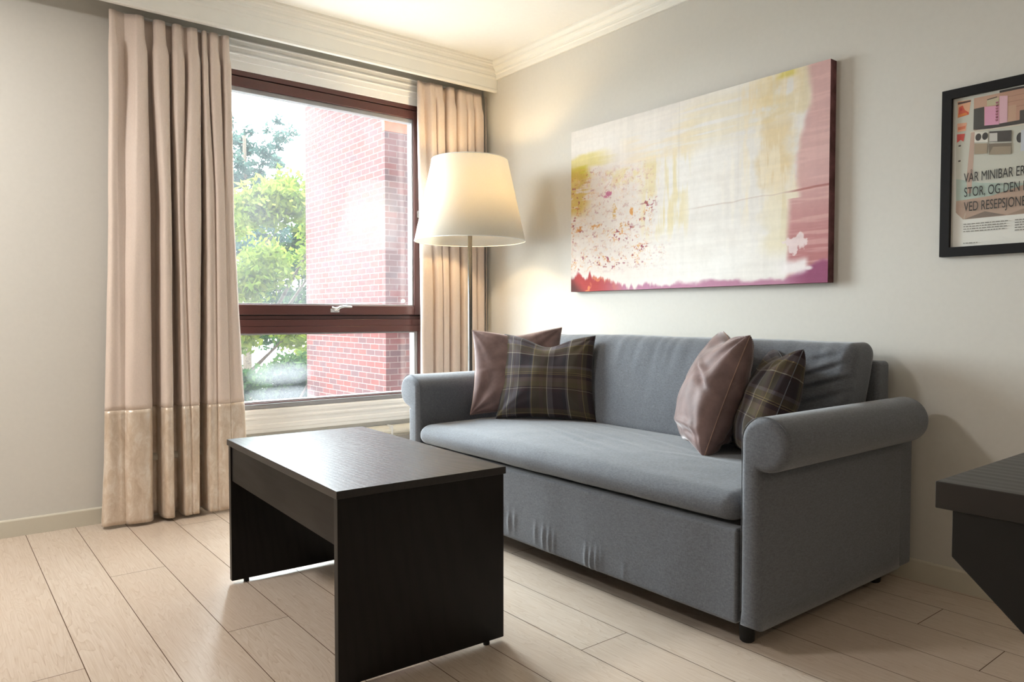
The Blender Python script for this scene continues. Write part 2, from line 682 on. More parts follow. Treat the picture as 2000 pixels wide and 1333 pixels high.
# ------------------------------------------------------------------ room shell
WY, WX = .012, .012            # window wall plane (y) and painting wall plane (x)
XL, YB, ZC = -4.6, -5.8, 2.39
WIN = (-1.80, -.41, .447, 2.085)

# floor planks
def build_floor():
    W = .1785
    joints = {}
    known = {-1: -1.468, 1: -.765, 2: -1.474, 6: -2.185, 8: -1.43, 10: -2.90}
    verts, faces, tone, uvs, mats = [], [], [], [], []
    rr = random.Random(3)
    g = .0011
    k0 = math.floor((XL - (-2.334)) / W) - 1
    k1 = math.ceil((WX + 2.334) / W)
    L = 2.18
    for k in range(k0, k1):
        xa = max(-2.334 + W * k, XL)
        xb = min(-2.334 + W * (k + 1), WX)
        if xb - xa < .01:
            continue
        j = known.get(k, None)
        if j is None:
            j = -rr.random() * L
            if k == 0:
                j = -2.172
            if k in (3, 4, 5, 7, 9):
                j = (-.25, -1.05, -.6, -.72, -1.9)[(3, 4, 5, 7, 9).index(k)]
        js = sorted([j + L * i for i in range(-5, 6) if YB < j + L * i < WY])
        ys = [YB] + js + [WY]
        for a, b in zip(ys, ys[1:]):
            n = len(verts)
            verts += [(xa + g, a + g, 0), (xb - g, a + g, 0), (xb - g, b - g, 0), (xa + g, b - g, 0)]
            faces.append((n, n + 1, n + 2, n + 3))
            t = rr.random()
            tone += [t] * 4
            o = rr.random() * 20
            uvs += [(a + o, xa), (a + o, xb), (b + o, xb), (b + o, xa)]
            mats.append(0)
    n = len(verts)
    verts += [(XL, YB, -.0016), (WX, YB, -.0016), (WX, WY, -.0016), (XL, WY, -.0016),
              (XL, YB, -.1), (WX, YB, -.1), (WX, WY, -.1), (XL, WY, -.1)]
    faces += [(n, n + 1, n + 2, n + 3), (n + 7, n + 6, n + 5, n + 4), (n, n + 4, n + 5, n + 1), (n + 1, n + 5, n + 6, n + 2), (n + 2, n + 6, n + 7, n + 3), (n + 3, n + 7, n + 4, n)]
    mats += [1] * 6
    tone += [0] * 8
    uvs += [(0, 0)] * 8
    o = mesh_obj('floor', verts, faces, M['floor'], uvs=uvs)
    o.data.materials.append(M['gap'])
    o.data.polygons.foreach_set('material_index', mats)
    at = o.data.attributes.new('plank', 'FLOAT', 'POINT')
    at.data.foreach_set('value', tone)
    struct(o)


build_floor()
struct(box('ceiling', (XL, WX, YB, WY, ZC, ZC + .1), M['ceiling']))
bm = bmesh.new()
add_box(bm, XL, WIN[0], WY, WY + .1, -.1, ZC + .1)
add_box(bm, WIN[1], WX + .2, WY, WY + .1, -.1, ZC + .1)
add_box(bm, WIN[0], WIN[1], WY, WY + .1, -.1, WIN[2])
add_box(bm, WIN[0], WIN[1], WY, WY + .1, WIN[3], ZC + .1)
struct(bm_obj('wall_window', bm, M['wall']))
bm = bmesh.new()          # the rest of our own house front, outside the room
add_box(bm, XL - 4.5, XL - .2, WY, WY + .1, -3.0, 7.0)
add_box(bm, WX + .2, 5.5, WY, WY + .1, -3.0, 7.0)
add_box(bm, XL - .2, WX + .2, WY, WY + .1, ZC + .1, 7.0)
add_box(bm, XL - .2, WX + .2, WY, WY + .1, -3.0, -.1)
struct(bm_obj('wall_outside', bm, M['brick_plain']))
struct(box('wall_right', (WX, WX + .2, YB, WY, -.1, ZC + .1), M['wall']))
struct(box('wall_left', (XL - .2, XL, YB, WY, -.1, ZC + .1), M['wall']))
struct(box('wall_back', (XL - .2, WX + .2, YB - .2, YB, -.1, ZC + .1), M['wall']))

# baseboards
bb = [(0, 0), (0, .066), (.002, .070), (.005, .072), (WX, .072), (WX, 0)]
bm = bmesh.new()
prism(bm, bb, 'y', YB, 0)
struct(bm_obj('baseboard_right', bm, M['base']))
bm = bmesh.new()
prism(bm, [(p[0], p[1]) for p in bb], 'x', XL, -1.95)
struct(bm_obj('baseboard_window', bm, M['base']))

# crown moulding on the painting wall
cp = [(WX, 2.290), (.004, 2.290), (.002, 2.292), (.002, 2.314), (-.002, 2.319), (-.008, 2.321), (-.008, 2.332), (-.012, 2.336), (-.017, 2.346),
      (-.024, 2.352), (-.024, 2.362), (-.029, 2.366), (-.034, 2.374), (-.036, 2.378), (-.036, 2.39), (WX, 2.39)]
bm = bmesh.new()
prism(bm, cp, 'y', YB, -.136)
struct(bm_obj('trim_1', bm, M['trim']))

# curtain pelmet in front of the window
pp = [(-.112, 2.222), (-.112, 2.217), (-.128, 2.215), (-.136, 2.217), (-.138, 2.222), (-.138, 2.230), (-.135, 2.234), (-.134, 2.288), (-.137, 2.292), (-.139, 2.296),
      (-.139, 2.303), (-.136, 2.307), (-.136, 2.326), (-.139, 2.330), (-.143, 2.333), (-.143, 2.341), (-.141, 2.345), (-.143, 2.360), (-.149, 2.366), (-.149, 2.374),
      (-.152, 2.378), (-.152, 2.39), (-.112, 2.39)]
bm = bmesh.new()
prism(bm, pp, 'x', XL, .011)
struct(bm_obj('trim_2', bm, M['trim']))

# window casing: moulded head, sides, apron below
ch = [(WY, 2.085), (-.004, 2.085), (-.006, 2.088), (-.006, 2.126), (-.012, 2.130), (-.012, 2.156), (-.017, 2.159), (-.019, 2.163), (-.017, 2.168), (-.013, 2.171),
      (-.013, 2.189), (-.018, 2.192), (-.021, 2.197), (-.019, 2.203), (-.015, 2.206), (-.016, 2.222), (-.022, 2.226), (-.022, 2.231), (WY, 2.231)]
ch = [(y, z + min(0, .40 * y)) for y, z in ch]
bm = bmesh.new()
prism(bm, ch, 'x', WIN[0] - .14, WIN[1] + .14)
struct(bm_obj('trim_3', bm, M['white_casing']))
ca = [(WY, .447), (-.004, .447), (-.009, .444), (-.013, .438), (-.014, .424), (-.010, .418), (-.010, .410), (-.014, .405), (-.014, .398), (-.010, .393), (-.009, .372),
      (-.012, .368), (-.012, .350), (-.009, .345), (-.009, .329), (WY, .327)]
bm = bmesh.new()
prism(bm, ca, 'x', WIN[0] - .14, WIN[1] + .14)
struct(bm_obj('trim_4', bm, M['white_casing']))
for i, (xa, xb) in enumerate(((WIN[0] - .14, WIN[0]), (WIN[1], WIN[1] + .14))):
    bm = bmesh.new()
    sgn = 1 if i else -1
    x_in = xb if i == 0 else xa
    x_out = xa if i == 0 else xb
    pr = [(x_in, WY), (x_in, -.005), (x_in + sgn * .05, -.006), (x_in + sgn * .053, -.014), (x_in + sgn * .075, -.014), (x_in + sgn * .08, -.02), (x_out, -.02), (x_out, WY)]
    prism(bm, pr, 'z', .447, 2.085)
    struct(bm_obj('trim_%d' % (5 + i), bm, M['white_casing']))

# ------------------------------------------------------------------ window
win = thing('window_1', None, None, (0, 0, 0))
struct(win)
X0, X1, Z0, Z1 = WIN


def rect_frame(bm, x0, x1, z0, z1, wl, wr, wb, wt, y0, y1):
    add_box(bm, x0, x0 + wl, y0, y1, z0, z1)
    add_box(bm, x1 - wr, x1, y0, y1, z0, z1)
    add_box(bm, x0 + wl, x1 - wr, y0, y1, z0, z0 + wb)
    add_box(bm, x0 + wl, x1 - wr, y0, y1, z1 - wt, z1)


bm = bmesh.new()
rect_frame(bm, X0, X1, Z0, Z1, .018, .018, .030, .026, .0, .085)
# fixed lower light frame and transom
add_box(bm, X0 + .018, X1 - .018, .004, .08, .853, .888)
add_box(bm, X0 + .018, X1 - .018, .014, .08, .888, .908)
add_box(bm, X0 + .018, X1 - .018, .001, .08, .820, .853)
add_box(bm, X1 - .040, X1 - .018, .002, .08, Z0 + .03, .82)
add_box(bm, X0 + .018, X0 + .040, .002, .08, Z0 + .03, .82)
frame = bm_obj('window_frame', bm, M['brown_frame'], win, bevel=.002)
frame['label'] = 'dark red brown lacquered outer window frame'
bm = bmesh.new()
rect_frame(bm, X0 + .018, X1 - .018, .908, Z1 - .026, .004, .004, .004, .004, .010, .07)
bm_obj('gasket', bm, M['rubber'], win)
sx0, sx1, sz0, sz1 = X0 + .022, X1 - .022, .912, Z1 - .031
bm = bmesh.new()
rect_frame(bm, sx0, sx1, sz0, sz1, .045, .045, .050, .046, -.004, .06)
sash = bm_obj('opening_sash', bm, M['brown_frame'], win, bevel=.003)
bm = bmesh.new()
rect_frame(bm, sx0 + .045, sx1 - .045, sz0 + .05, sz1 - .046, .009, .009, .007, .022, .006, .05)
bm_obj('glazing_bead', bm, M['alu'], sash, bevel=.0015)
box('glass_pane', (sx0 + .05, sx1 - .05, .030, .036, sz0 + .053, sz1 - .06), M['glass_up'], sash)
# lower light
bm = bmesh.new()
rect_frame(bm, X0 + .04, X1 - .04, Z0 + .03, .82, .022, .022, .006, .008, .010, .06)
bm_obj('glazing_bead', bm, M['alu'], win, bevel=.0015)
box('glass_pane', (X0 + .06, X1 - .06, .030, .036, Z0 + .034, .815), M['glass_low'], win)
# bottom grey drip strip
box('drip_strip', (X0 + .002, X1 - .002, -.006, .0, Z0 + .001, Z0 + .024), M['alu'], win, bevel=.002)
# handle on the bottom rail
hb = bmesh.new()
add_box(hb, -.985, -.935, -.010, -.004, .925, .945)
tube(hb, [(-.96, -.008, .936), (-.955, -.022, .940), (-.938, -.028, .952), (-.915, -.028, .956), (-.872, -.026, .954)], [.008, .008, .007, .0065, .005], 12)
tube(hb, [(-.975, -.008, .952), (-.965, -.02, .944), (-.95, -.024, .948)], .005, 10)
h = bm_obj('window_handle', hb, M['chrome'], sash, bevel=.002, smooth=True)
h['label'] = 'white metal casement handle on bottom rail'
hb = bmesh.new()
add_box(hb, -.458, -.440, -.009, -.004, 1.46, 1.50)
tube(hb, [(-.449, -.008, 1.50), (-.449, -.022, 1.498), (-.449, -.024, 1.47), (-.452, -.022, 1.41)], [.007, .007, .006, .005], 12)
h = bm_obj('window_handle', hb, M['chrome'], sash, bevel=.002, smooth=True)
h['label'] = 'white metal latch on right stile'
kb = bmesh.new()
tube(kb, [(-.533, .030, .990), (-.533, .018, .990), (-.533, .016, .990)], [.010, .010, .005], 18)
h = bm_obj('glass_stop', kb, M['white_plastic'], sash, smooth=False)
h['label'] = 'small round white stop on the glass'

# heater strip on the wall under the window
ht = thing('baseboard_heater', 'cream low heater strip on wall under the window beside sofa arm', 'heater', (-.95, 0, .2))
hp = [(.0115, .302), (-.012, .300), (-.040, .285), (-.048, .278), (-.050, .272), (-.048, .264), (-.04, .258), (.0115, .256)]
bm = bmesh.new()
prism(bm, [(a, b - .2) for a, b in hp], 'x', -.95, .62)
bm_obj('heater_casing', bm, M['cream_trim'], ht, bevel=.003)
bm = bmesh.new()
add_box(bm, .296, .306, -.0515, .0115, .044, .106)
bm_obj('bracket', bm, M['white_plastic'], ht, bevel=.001)
bm = bmesh.new()
tube(bm, [(-.9, -.02, .05), (.58, -.02, .05)], .008, 10)
bm_obj('heating_pipe', bm, M['cream_trim'], ht, smooth=True)


# ------------------------------------------------------------------ curtains
def crom(P, n):
    P = [np.array(p, float) for p in P]
    P = [2 * P[0] - P[1]] + P + [2 * P[-1] - P[-2]]
    out = []
    m = len(P) - 3
    for i in range(m):
        a, b, c, d = P[i:i + 4]
        for t in np.linspace(0, 1, n, endpoint=(i == m - 1)):
            t2, t3 = t * t, t * t * t
            out.append(.5 * ((2 * b) + (c - a) * t + (2 * a - 5 * b + 4 * c - d) * t2 + (3 * b - a - 3 * c + d) * t3))
    return np.array(out)


def fold_knots(lobes, valley, yf, yb):
    """knots of the folded cloth seen from above; lobes = fronts (x0,x1), valley[i] = depth behind lobe i"""
    K = []
    n = len(lobes)
    for i, (a, b) in enumerate(lobes):
        wd = b - a
        f = yf[i]
        vl = valley[i - 1] if i > 0 else yb
        vr = valley[i] if i < n - 1 else yb
        if i == 0:
            K.append((a + .012, yb))
        if vl > -.05 and i > 0:
            K.append((a + .002, f * .2 + vl * .8))
        K.append((a, f * .65 + vl * .35))
        K.append((a + .25 * wd, f))
        K.append((b - .22 * wd, f + .002))
        K.append((b, f * .65 + vr * .35))
        if i < n - 1:
            if vr > -.05:
                K.append((b - .002, f * .2 + vr * .8))
            c = (b + lobes[i + 1][0]) / 2
            wv = .016 if vr > -.05 else .004
            K.append((c - wv, vr))
            K.append((c + wv, vr))
        else:
            K.append((b - .012, yb))
    return K


def build_curtain(name, label, levels, zsplit, zbot=.012, ztop=2.20, group=None, seed=1, hem_label='champagne crushed velvet band at the foot'):
    """levels: list of (z, knots)"""
    secs = [(z, crom(k, 7)) for z, k in levels]

    def sec(z):
        for (za, A), (zb, B) in zip(secs, secs[1:]):
            if za >= z >= zb:
                t = (za - z) / (za - zb)
                t = t * t * (3 - 2 * t) if za > 2.0 else t
                return A * (1 - t) + B * t
        return secs[-1][1] if z < secs[-1][0] else secs[0][1]
    cx = np.mean(secs[0][1][:, 0])
    root = thing(name, label, 'curtain', (cx, -.08, 0), 0, group)

    def sheet(nm, z0, z1, nz, mat, off, lab=None, bottom=False):
        V, F, uv = [], [], []
        m = None
        for j, z in enumerate(np.linspace(z1, z0, nz)):
            s = sec(z)
            m = len(s)
            for i, (x, y) in enumerate(s):
                wob = .004 * mnoise.noise(Vector((x * 9 + seed, z * 1.3, seed))) + .0022 * mnoise.noise(Vector((x * 30, z * 4, seed + 5)))
                xx = x + wob
                yy = y + off + wob
                zz = z
                if bottom and z < .10:
                    zz = z + .006 * mnoise.noise(Vector((x * 14, 3, seed))) * (1 - z / .10)
                V.append((xx - cx, yy + .08, zz))
                uv.append((i / m, z))
        for j in range(nz - 1):
            for i in range(m - 1):
                a = j * m + i
                F.append((a, a + m, a + m + 1, a + 1))
        o = mesh_obj(nm, V, F, mat, root, smooth=True, uvs=uv)
        md = o.modifiers.new('thickness', 'SOLIDIFY')
        md.thickness = .0022
        md.offset = 0
        if lab:
            o['label'] = lab
        return o
    sheet('curtain_panel', zsplit, ztop, 70, M['curtain'], 0)
    sheet('velvet_hem', zbot, zsplit + .001, 30, M['hem'], -.0012, hem_label, True)
    # seam between cloth and velvet
    return root


LT = [(-2.009, -1.972), (-1.915, -1.859), (-1.839, -1.772), (-1.759, -1.708), (-1.689, -1.639), (-1.63, -1.607), (-1.599, -1.551), (-1.537, -1.503)]
LM = [(-2.022, -1.985), (-1.935, -1.862), (-1.826, -1.780), (-1.758, -1.733), (-1.722, -1.650), (-1.634, -1.600), (-1.590, -1.556), (-1.546, -1.506)]
LB = [(-2.059, -1.998), (-1.975, -1.872), (-1.838, -1.786), (-1.752, -1.722), (-1.712, -1.682), (-1.652, -1.612), (-1.600, -1.548), (-1.536, -1.465)]
yT = [-.098, -.102, -.100, -.100, -.100, -.098, -.100, -.098]
yM = [-.112, -.134, -.140, -.124, -.138, -.134, -.140, -.126]
yB = [-.126, -.150, -.154, -.146, -.150, -.150, -.156, -.138]
vT = [-.060, -.035, -.035, -.055, -.04, -.06, -.055]
vM = [-.102, -.028, -.028, -.112, -.030, -.122, -.126]
vB = [-.126, -.030, -.030, -.142, -.030, -.146, -.144]
RT = [(-.492, -.453), (-.423, -.383), (-.372, -.321), (-.301, -.241), (-.231, -.174), (-.163, -.119), (-.105, -.046)]
pin = lambda L, k: [((a + b) / 2 - (b - a) / 2 * k, (a + b) / 2 + (b - a) / 2 * k) for a, b in L]
build_curtain('curtain', 'long taupe satin curtain with velvet foot band left of the window',
              [(2.25, fold_knots(pin(LT, .68), vT, [y + .02 for y in yT], -.05)),
               (2.125, fold_knots(pin(LT, .74), vT, [y + .016 for y in yT], -.05)),
               (2.05, fold_knots(LT, vT, yT, -.05)),
               (1.35, fold_knots(LM, vM, yM, -.055)),
               (.30, fold_knots(LB, vB, yB, -.06)),
               (0, fold_knots([(a - (.016 if i == 0 else 0), b) for i, (a, b) in enumerate(LB)], vB, yB, -.065))],
              .503, .014, 2.205, 'curtains at the window', 1)
RM = [(-.477, -.407), (-.387, -.346), (-.339, -.297), (-.287, -.227), (-.212, -.165), (-.151, -.107), (-.096, -.043)]
ryT = [-.085, -.095, -.095, -.098, -.098, -.095, -.09]
ryM = [-.095, -.10, -.102, -.108, -.102, -.10, -.09]
rvT = [-.055, -.075, -.04, -.04, -.075, -.07]
rvM = [-.07, -.085, -.045, -.045, -.08, -.075]
rc = build_curtain('curtain', 'taupe satin curtain in the corner behind the floor lamp',
              [(2.25, fold_knots(pin(RT, .7), rvT, [y + .016 for y in ryT], -.05)),
               (2.15, fold_knots(pin(RT, .76), rvT, [y + .014 for y in ryT], -.05)),
               (2.08, fold_knots(RT, rvT, ryT, -.05)),
               (1.0, fold_knots(RM, rvM, ryM, -.05)),
               (0, fold_knots(RM, rvM, ryM, -.055))],
              .503, .014, 2.205, 'curtains at the window', 4)
bm = bmesh.new()
cord = [(-.022, -.065, 2.2), (-.021, -.066, 1.6), (-.020, -.068, 1.25), (-.017, -.064, .95), (-.019, -.066, .6), (-.02, -.064, .35), (-.018, -.05, .30), (-.014, -.05, .35), (-.012, -.055, .6), (-.012, -.058, 2.2)]
tube(bm, [(x - rc.location.x, y - rc.location.y, z) for x, y, z in cord], .0018, 6)
bm_obj('pull_cord', bm, M['curtain'], rc, smooth=True)


# ------------------------------------------------------------------ sofa
sofa = thing('sofa', 'grey fabric sofa bed with rolled arms against the painting wall', 'sofa', (-.48, -1.6, 0))
SO = Vector((-.48, -1.6, 0))


def sofa_part(name, verts, faces, mat=None, smooth=True):
    return mesh_obj(name, [(v[0] - SO.x, v[1] - SO.y, v[2]) for v in verts], faces, mat or M['sofa'], sofa, smooth)


# arms: profile in (y, z), lofted along x
def arm(y_in, y_out, roll_out, sgn):
    # sgn = +1: outer side is +y ; -1: outer side is -y
    z0, zr, r = .064, .566, .074
    cyr = roll_out - sgn * r
    P = []
    nseg = 26
    P.append((y_in, z0))
    for z in np.linspace(z0 + .04, .572, 10):
        P.append((y_in, z))
    # inner rounding up to top of roll
    a_in = abs(cyr - y_in)
    for a in np.linspace(180, 90, 9)[1:-1]:
        P.append((cyr + sgn * math.cos(math.radians(a)) * a_in, .572 + math.sin(math.radians(a)) * (zr + r - .572)))
    for a in np.linspace(90, -100, nseg):
        P.append((cyr + sgn * math.cos(math.radians(a)) * r, zr + math.sin(math.radians(a)) * r))
    yb = y_out
    P = [p for p in P if not (p[1] < .505 and sgn * (p[0] - yb) > 0.0 and False)]
    P.append((yb, zr - r - .004))
    for z in np.linspace(zr - r - .03, z0, 10):
        P.append((yb, z))
    return P


def loft_x(P, stations, sgn):
    """stations: (x, inset)"""
    P = np.array(P)
    n = len(P)
    # outward normals
    nx = np.roll(P, -1, 0) - np.roll(P, 1, 0)
    nrm = np.stack([nx[:, 1], -nx[:, 0]], 1)
    nrm /= np.linalg.norm(nrm, axis=1)[:, None] + 1e-9
    c = P.mean(0)
    if np.sum((P - c) * nrm) < 0:
        nrm = -nrm
    V, F = [], []
    for x, ins in stations:
        Q = P - nrm * ins
        V += [(x, q[0], q[1]) for q in Q]
    m = len(stations)
    for j in range(m - 1):
        for i in range(n):
            a, b = j * n + i, j * n + (i + 1) % n
            F.append((a, b, b + n, a + n))
    F.append(list(range(n))[::-1])
    F.append(list(range((m - 1) * n, m * n)))
    return V, F


def rounded_stations(xf, xb, rf, rb, k=6, mid=12):
    s = [(xf + 1.35 * rf * (1 - math.cos(math.radians(a))), rf * (1 - math.sin(math.radians(a)))) for a in np.linspace(0, 90, k)]
    s += [(x, 0) for x in np.linspace(xf + 1.35 * rf, xb - rb, mid)[1:-1]]
    s += [(xb - rb * (1 - math.cos(math.radians(a))), rb * (1 - math.sin(math.radians(a)))) for a in np.linspace(90, 0, k)]
    return s


def build_arm(y_in, y_out, roll_out, sgn):
    P = arm(y_in, y_out, roll_out, sgn)
    V, F = loft_x(P, rounded_stations(-.932, -.085, .022, .03, 8), sgn)
    # panel that continues behind the roll to the back
    n0 = len(V)
    ya, yb = sorted((y_in, y_out))
    v2, f2 = rbox_mesh((-.07, (ya + yb) / 2, (.064 + .50) / 2), (.095, yb - ya, .50 - .064), (.012, .012, .012), (2, 2, 6))
    V += v2
    F += [[i + n0 for i in f] for f in f2]
    return sofa_part('arm', V, F)


aL = build_arm(-.787, -.703, -.628, 1)
aR = build_arm(-2.447, -2.507, -2.590, -1)
# seam piping around the front face of each arm
for (y_in, y_out, ro, sgn, par) in ((-.787, -.703, -.628, 1, aL), (-2.447, -2.507, -2.590, -1, aR)):
    P = arm(y_in, y_out, ro, sgn)
    P = [p for p in P if p[1] > .07]
    bm = bmesh.new()
    tube(bm, [(-.918 - SO.x, p[0] - SO.y, p[1]) for p in P[:14 + 12]], .0012, 5)
    bm_obj('seam', bm, M['sofa_seam'], par, smooth=True)


# front panel
def panel_disp(P, N):
    if N.x < -.5:
        y, z = P.y - 1.615, P.z + .197
        d = 0
        for (yy, zz, a) in ((-1.40, .16, .004), (-1.445, .13, .006), (-1.48, .14, .004), (-1.60, .125, .004), (-1.645, .12, .007), (-1.675, .115, .007), (-1.70, .11, .004),
                            (-1.86, .105, .007), (-1.885, .10, .009), (-1.91, .105, .007), (-1.93, .11, .003), (-2.03, .10, .002), (-1.2, .15, .005), (-1.05, .14, .006)):
            d += a * math.exp(-((y - yy) / .0085) ** 2 - ((z - zz) / .032) ** 2)
        d += .0035 * mnoise.noise(Vector((y * 7, z * 2.5, 0)))
        P = P + Vector((-d, 0, 0))
    return P


v, f = rbox_mesh((-.905, -1.615, .197), (.05, 1.652, .262), (.010, .008, .012), (2, 330, 26), panel_disp)
sofa_part('front_panel', v, f)
# body under the seat
v, f = rbox_mesh((-.48, -1.615, .20), (.80, 1.65, .25), .01, (2, 2, 2))
sofa_part('base', v, f)


# seat cushion
def seat_disp(P, N):
    x, y = P.x, P.y
    if N.z > .2:
        u = max(0, 1 - (x / .37) ** 2)
        v_ = max(0, 1 - (y / .83) ** 2)
        P = P + Vector((0, 0, (.030 * u ** .8 * v_ ** .5) * N.z))
        # long soft creases running across the seat
        g = 0
        yy = y - 1.615
        for (xc, yc, L, a, sl) in ((-.13, -1.55, .22, .006, .25), (-.20, -1.60, .18, .004, .3), (-.06, -1.62, .2, .005, .2), (.0, -1.9, .2, .003, .3), (-.1, -2.1, .15, .003, -.2), (.1, -1.5, .25, .004, .12)):
            d = (x - xc) - sl * (yy - yc)
            g += a * (math.exp(-(d / .014) ** 2) - .8 * math.exp(-((d - .022) / .016) ** 2)) * math.exp(-((yy - yc) / L) ** 2)
        P = P + Vector((0, 0, g * N.z))
    P = P + N * (.004 * mnoise.noise(Vector((x * 4, y * 4, P.z * 6))) + .0012 * mnoise.noise(Vector((x * 18, y * 12, P.z * 18))))
    if N.x < -.2:
        v_ = max(0, 1 - (y / .83) ** 4)
        P = P + Vector((-.012 * v_ * -N.x, 0, 0))
    return P


v, f = rbox_mesh((-.565, -1.615, .378), (.74, 1.652, .082), (.05, .05, .038), (40, 90, 3), seat_disp)
sofa_part('seat_cushion', v, f)


# back cushion (leaning)
def back_disp(P, N):
    y, z = P.y, P.z
    d = .004 * mnoise.noise(Vector((y * 5, z * 5, 2))) + .0015 * mnoise.noise(Vector((y * 16, z * 9, 7)))
    yy = y - 1.60
    if N.x < -.1:
        u = max(0, 1 - (z / .22) ** 2)
        v_ = max(0, 1 - (y / .81) ** 4)
        d += .022 * u * v_ * -N.x
        # vertical gathers near the top edge, and creases out of the right corner
        e = math.exp(-((z - .15) / .07) ** 2)
        d += .0042 * e * mnoise.noise(Vector((y * 26, z * 3, 11)))
        for (y0, z0, y1, z1, a) in ((-2.36, .745, -2.17, .675, .011), (-2.38, .70, -2.19, .64, .010), (-2.385, .655, -2.2, .59, .008), (-2.34, .775, -2.24, .755, .006), (-2.38, .61, -2.24, .545, .006)):
            px, pz = yy - y0, (z + .612) - z0
            dx, dz = y1 - y0, z1 - z0
            L = math.hypot(dx, dz)
            s = (px * dx + pz * dz) / L
            t = (-px * dz + pz * dx) / L
            if -.03 < s < L + .05:
                fall = math.exp(-((s - L * .35) / (L * .42)) ** 2)
                d += a * fall * (.8 * math.exp(-((t - .010) / .012) ** 2) - math.exp(-((t + .004) / .006) ** 2))
    P = P + N * d
    P = P + Vector((.12 * z / .4, 0, 0))
    P = P + Vector((0, 0, .008 * mnoise.noise(Vector((y * 2.2, 0, 3)))))
    return P


v, f = rbox_mesh((-.20, -1.597, .612), (.185, 1.61, .41), (.055, .036, .05), (10, 200, 46), back_disp)
bc = sofa_part('back_cushion', v, f)
# back frame
v, f = rbox_mesh((-.055, -1.605, .407), (.085, 1.635, .686), .016, (2, 6, 8))
sofa_part('back_frame', v, f)
for (x, y) in ((-.86, -2.43), (-.86, -.78), (-.12, -2.43), (-.12, -.78)):
    bm = bmesh.new()
    lathe(bm, [(.016, 0.0), (.020, .004), (.024, .066)], (x - SO.x, y - SO.y), 20, True)
    bm_obj('leg', bm, M['foot'], sofa, smooth=False, bevel=.002)


# ------------------------------------------------------------------ pillows
def pillow(name, label, TL, TR, BL, BR, T, mat, chop=.05, pull=.07, seed=0, group=None, seam=True, folds=()):
    TL, TR, BL, BR = [Vector(p) for p in (TL, TR, BL, BR)]
    base = (BL + BR) / 2
    nrm = ((TR + BR - TL - BL)).cross(TL + TR - BL - BR).normalized()
    n = 64
    g = np.linspace(-1, 1, n + 1)
    g = np.sign(g) * (1 - (1 - np.abs(g)) ** 1.25)
    V, F, UV = [], [], []
    fid, bid = {}, {}

    def pt(u, v):
        uu = u * (1 - pull * (1 - v * v))
        vv = v * (1 - pull * (1 - u * u))
        # dent in the top edge
        k = max(0, v) ** 2
        vv -= chop * 2 * k * math.exp(-(u / .45) ** 2)
        s, t = (uu + 1) / 2, (vv + 1) / 2
        return (BL * (1 - s) + BR * s) * (1 - t) + (TL * (1 - s) + TR * s) * t
    for side in (1, -1):
        for j, v in enumerate(g):
            for i, u in enumerate(g):
                edge = i in (0, n) or j in (0, n)
                if edge and side == -1:
                    bid[(i, j)] = fid[(i, j)]
                    continue
                q = max(0, (1 - u * u)) * max(0, (1 - v * v))
                h = T * (q ** .40) * (1 + .10 * -v)
                h *= 1 - .25 * max(0, v) ** 2 * math.exp(-(u / .5) ** 2)
                ef = (1 - q) * (q ** .25)
                # gathers that run out of the corners and from the edges
                ang = math.atan2(1 - abs(v), 1 - abs(u) + 1e-6)
                h += T * .22 * ef * mnoise.noise(Vector((ang * 3.2 + (3 if u > 0 else 0) + (7 if v > 0 else 0), (1 - abs(u)) * 1.2, seed + side * 3.1)))
                h += T * .10 * mnoise.noise(Vector((u * 2.3, v * 2.3, seed + side))) * q ** .3
                for (fu, fv, du, dv, a, wd) in folds:
                    L = math.hypot(du, dv)
                    s_ = ((u - fu) * du + (v - fv) * dv) / L
                    t_ = (-(u - fu) * dv + (v - fv) * du) / L
                    h += side * 0 + a * math.exp(-(s_ / L) ** 2) * (math.exp(-(t_ / wd) ** 2) - 1.1 * math.exp(-((t_ + wd * 1.5) / wd) ** 2)) * q ** .3
                P = pt(u, v) + nrm * (side * h)
                (fid if side == 1 else bid)[(i, j)] = len(V)
                V.append(P - base)
                UV.append(((u + 1) / 2, (v + 1) / 2))
    for ids, flip in ((fid, False), (bid, True)):
        for j in range(n):
            for i in range(n):
                q = [ids[(i, j)], ids[(i + 1, j)], ids[(i + 1, j + 1)], ids[(i, j + 1)]]
                F.append(q[::-1] if flip else q)
    root = thing(name, label, 'pillow', base, 0, group)
    cov = mesh_obj('cover', V, F, mat, root, True, UV)
    ring = [V[fid[(i, 0)]] for i in range(n)] + [V[fid[(n, j)]] for j in range(n)] + [V[fid[(n - i, n)]] for i in range(n)] + [V[fid[(0, n - j)]] for j in range(n)]
    bm = bmesh.new()
    tube(bm, ring[::2], .0016, 5, True)
    bm_obj('seam', bm, M['seam'] if mat is M['pink_velvet'] else M['sofa_seam'], root, smooth=True)
    return root


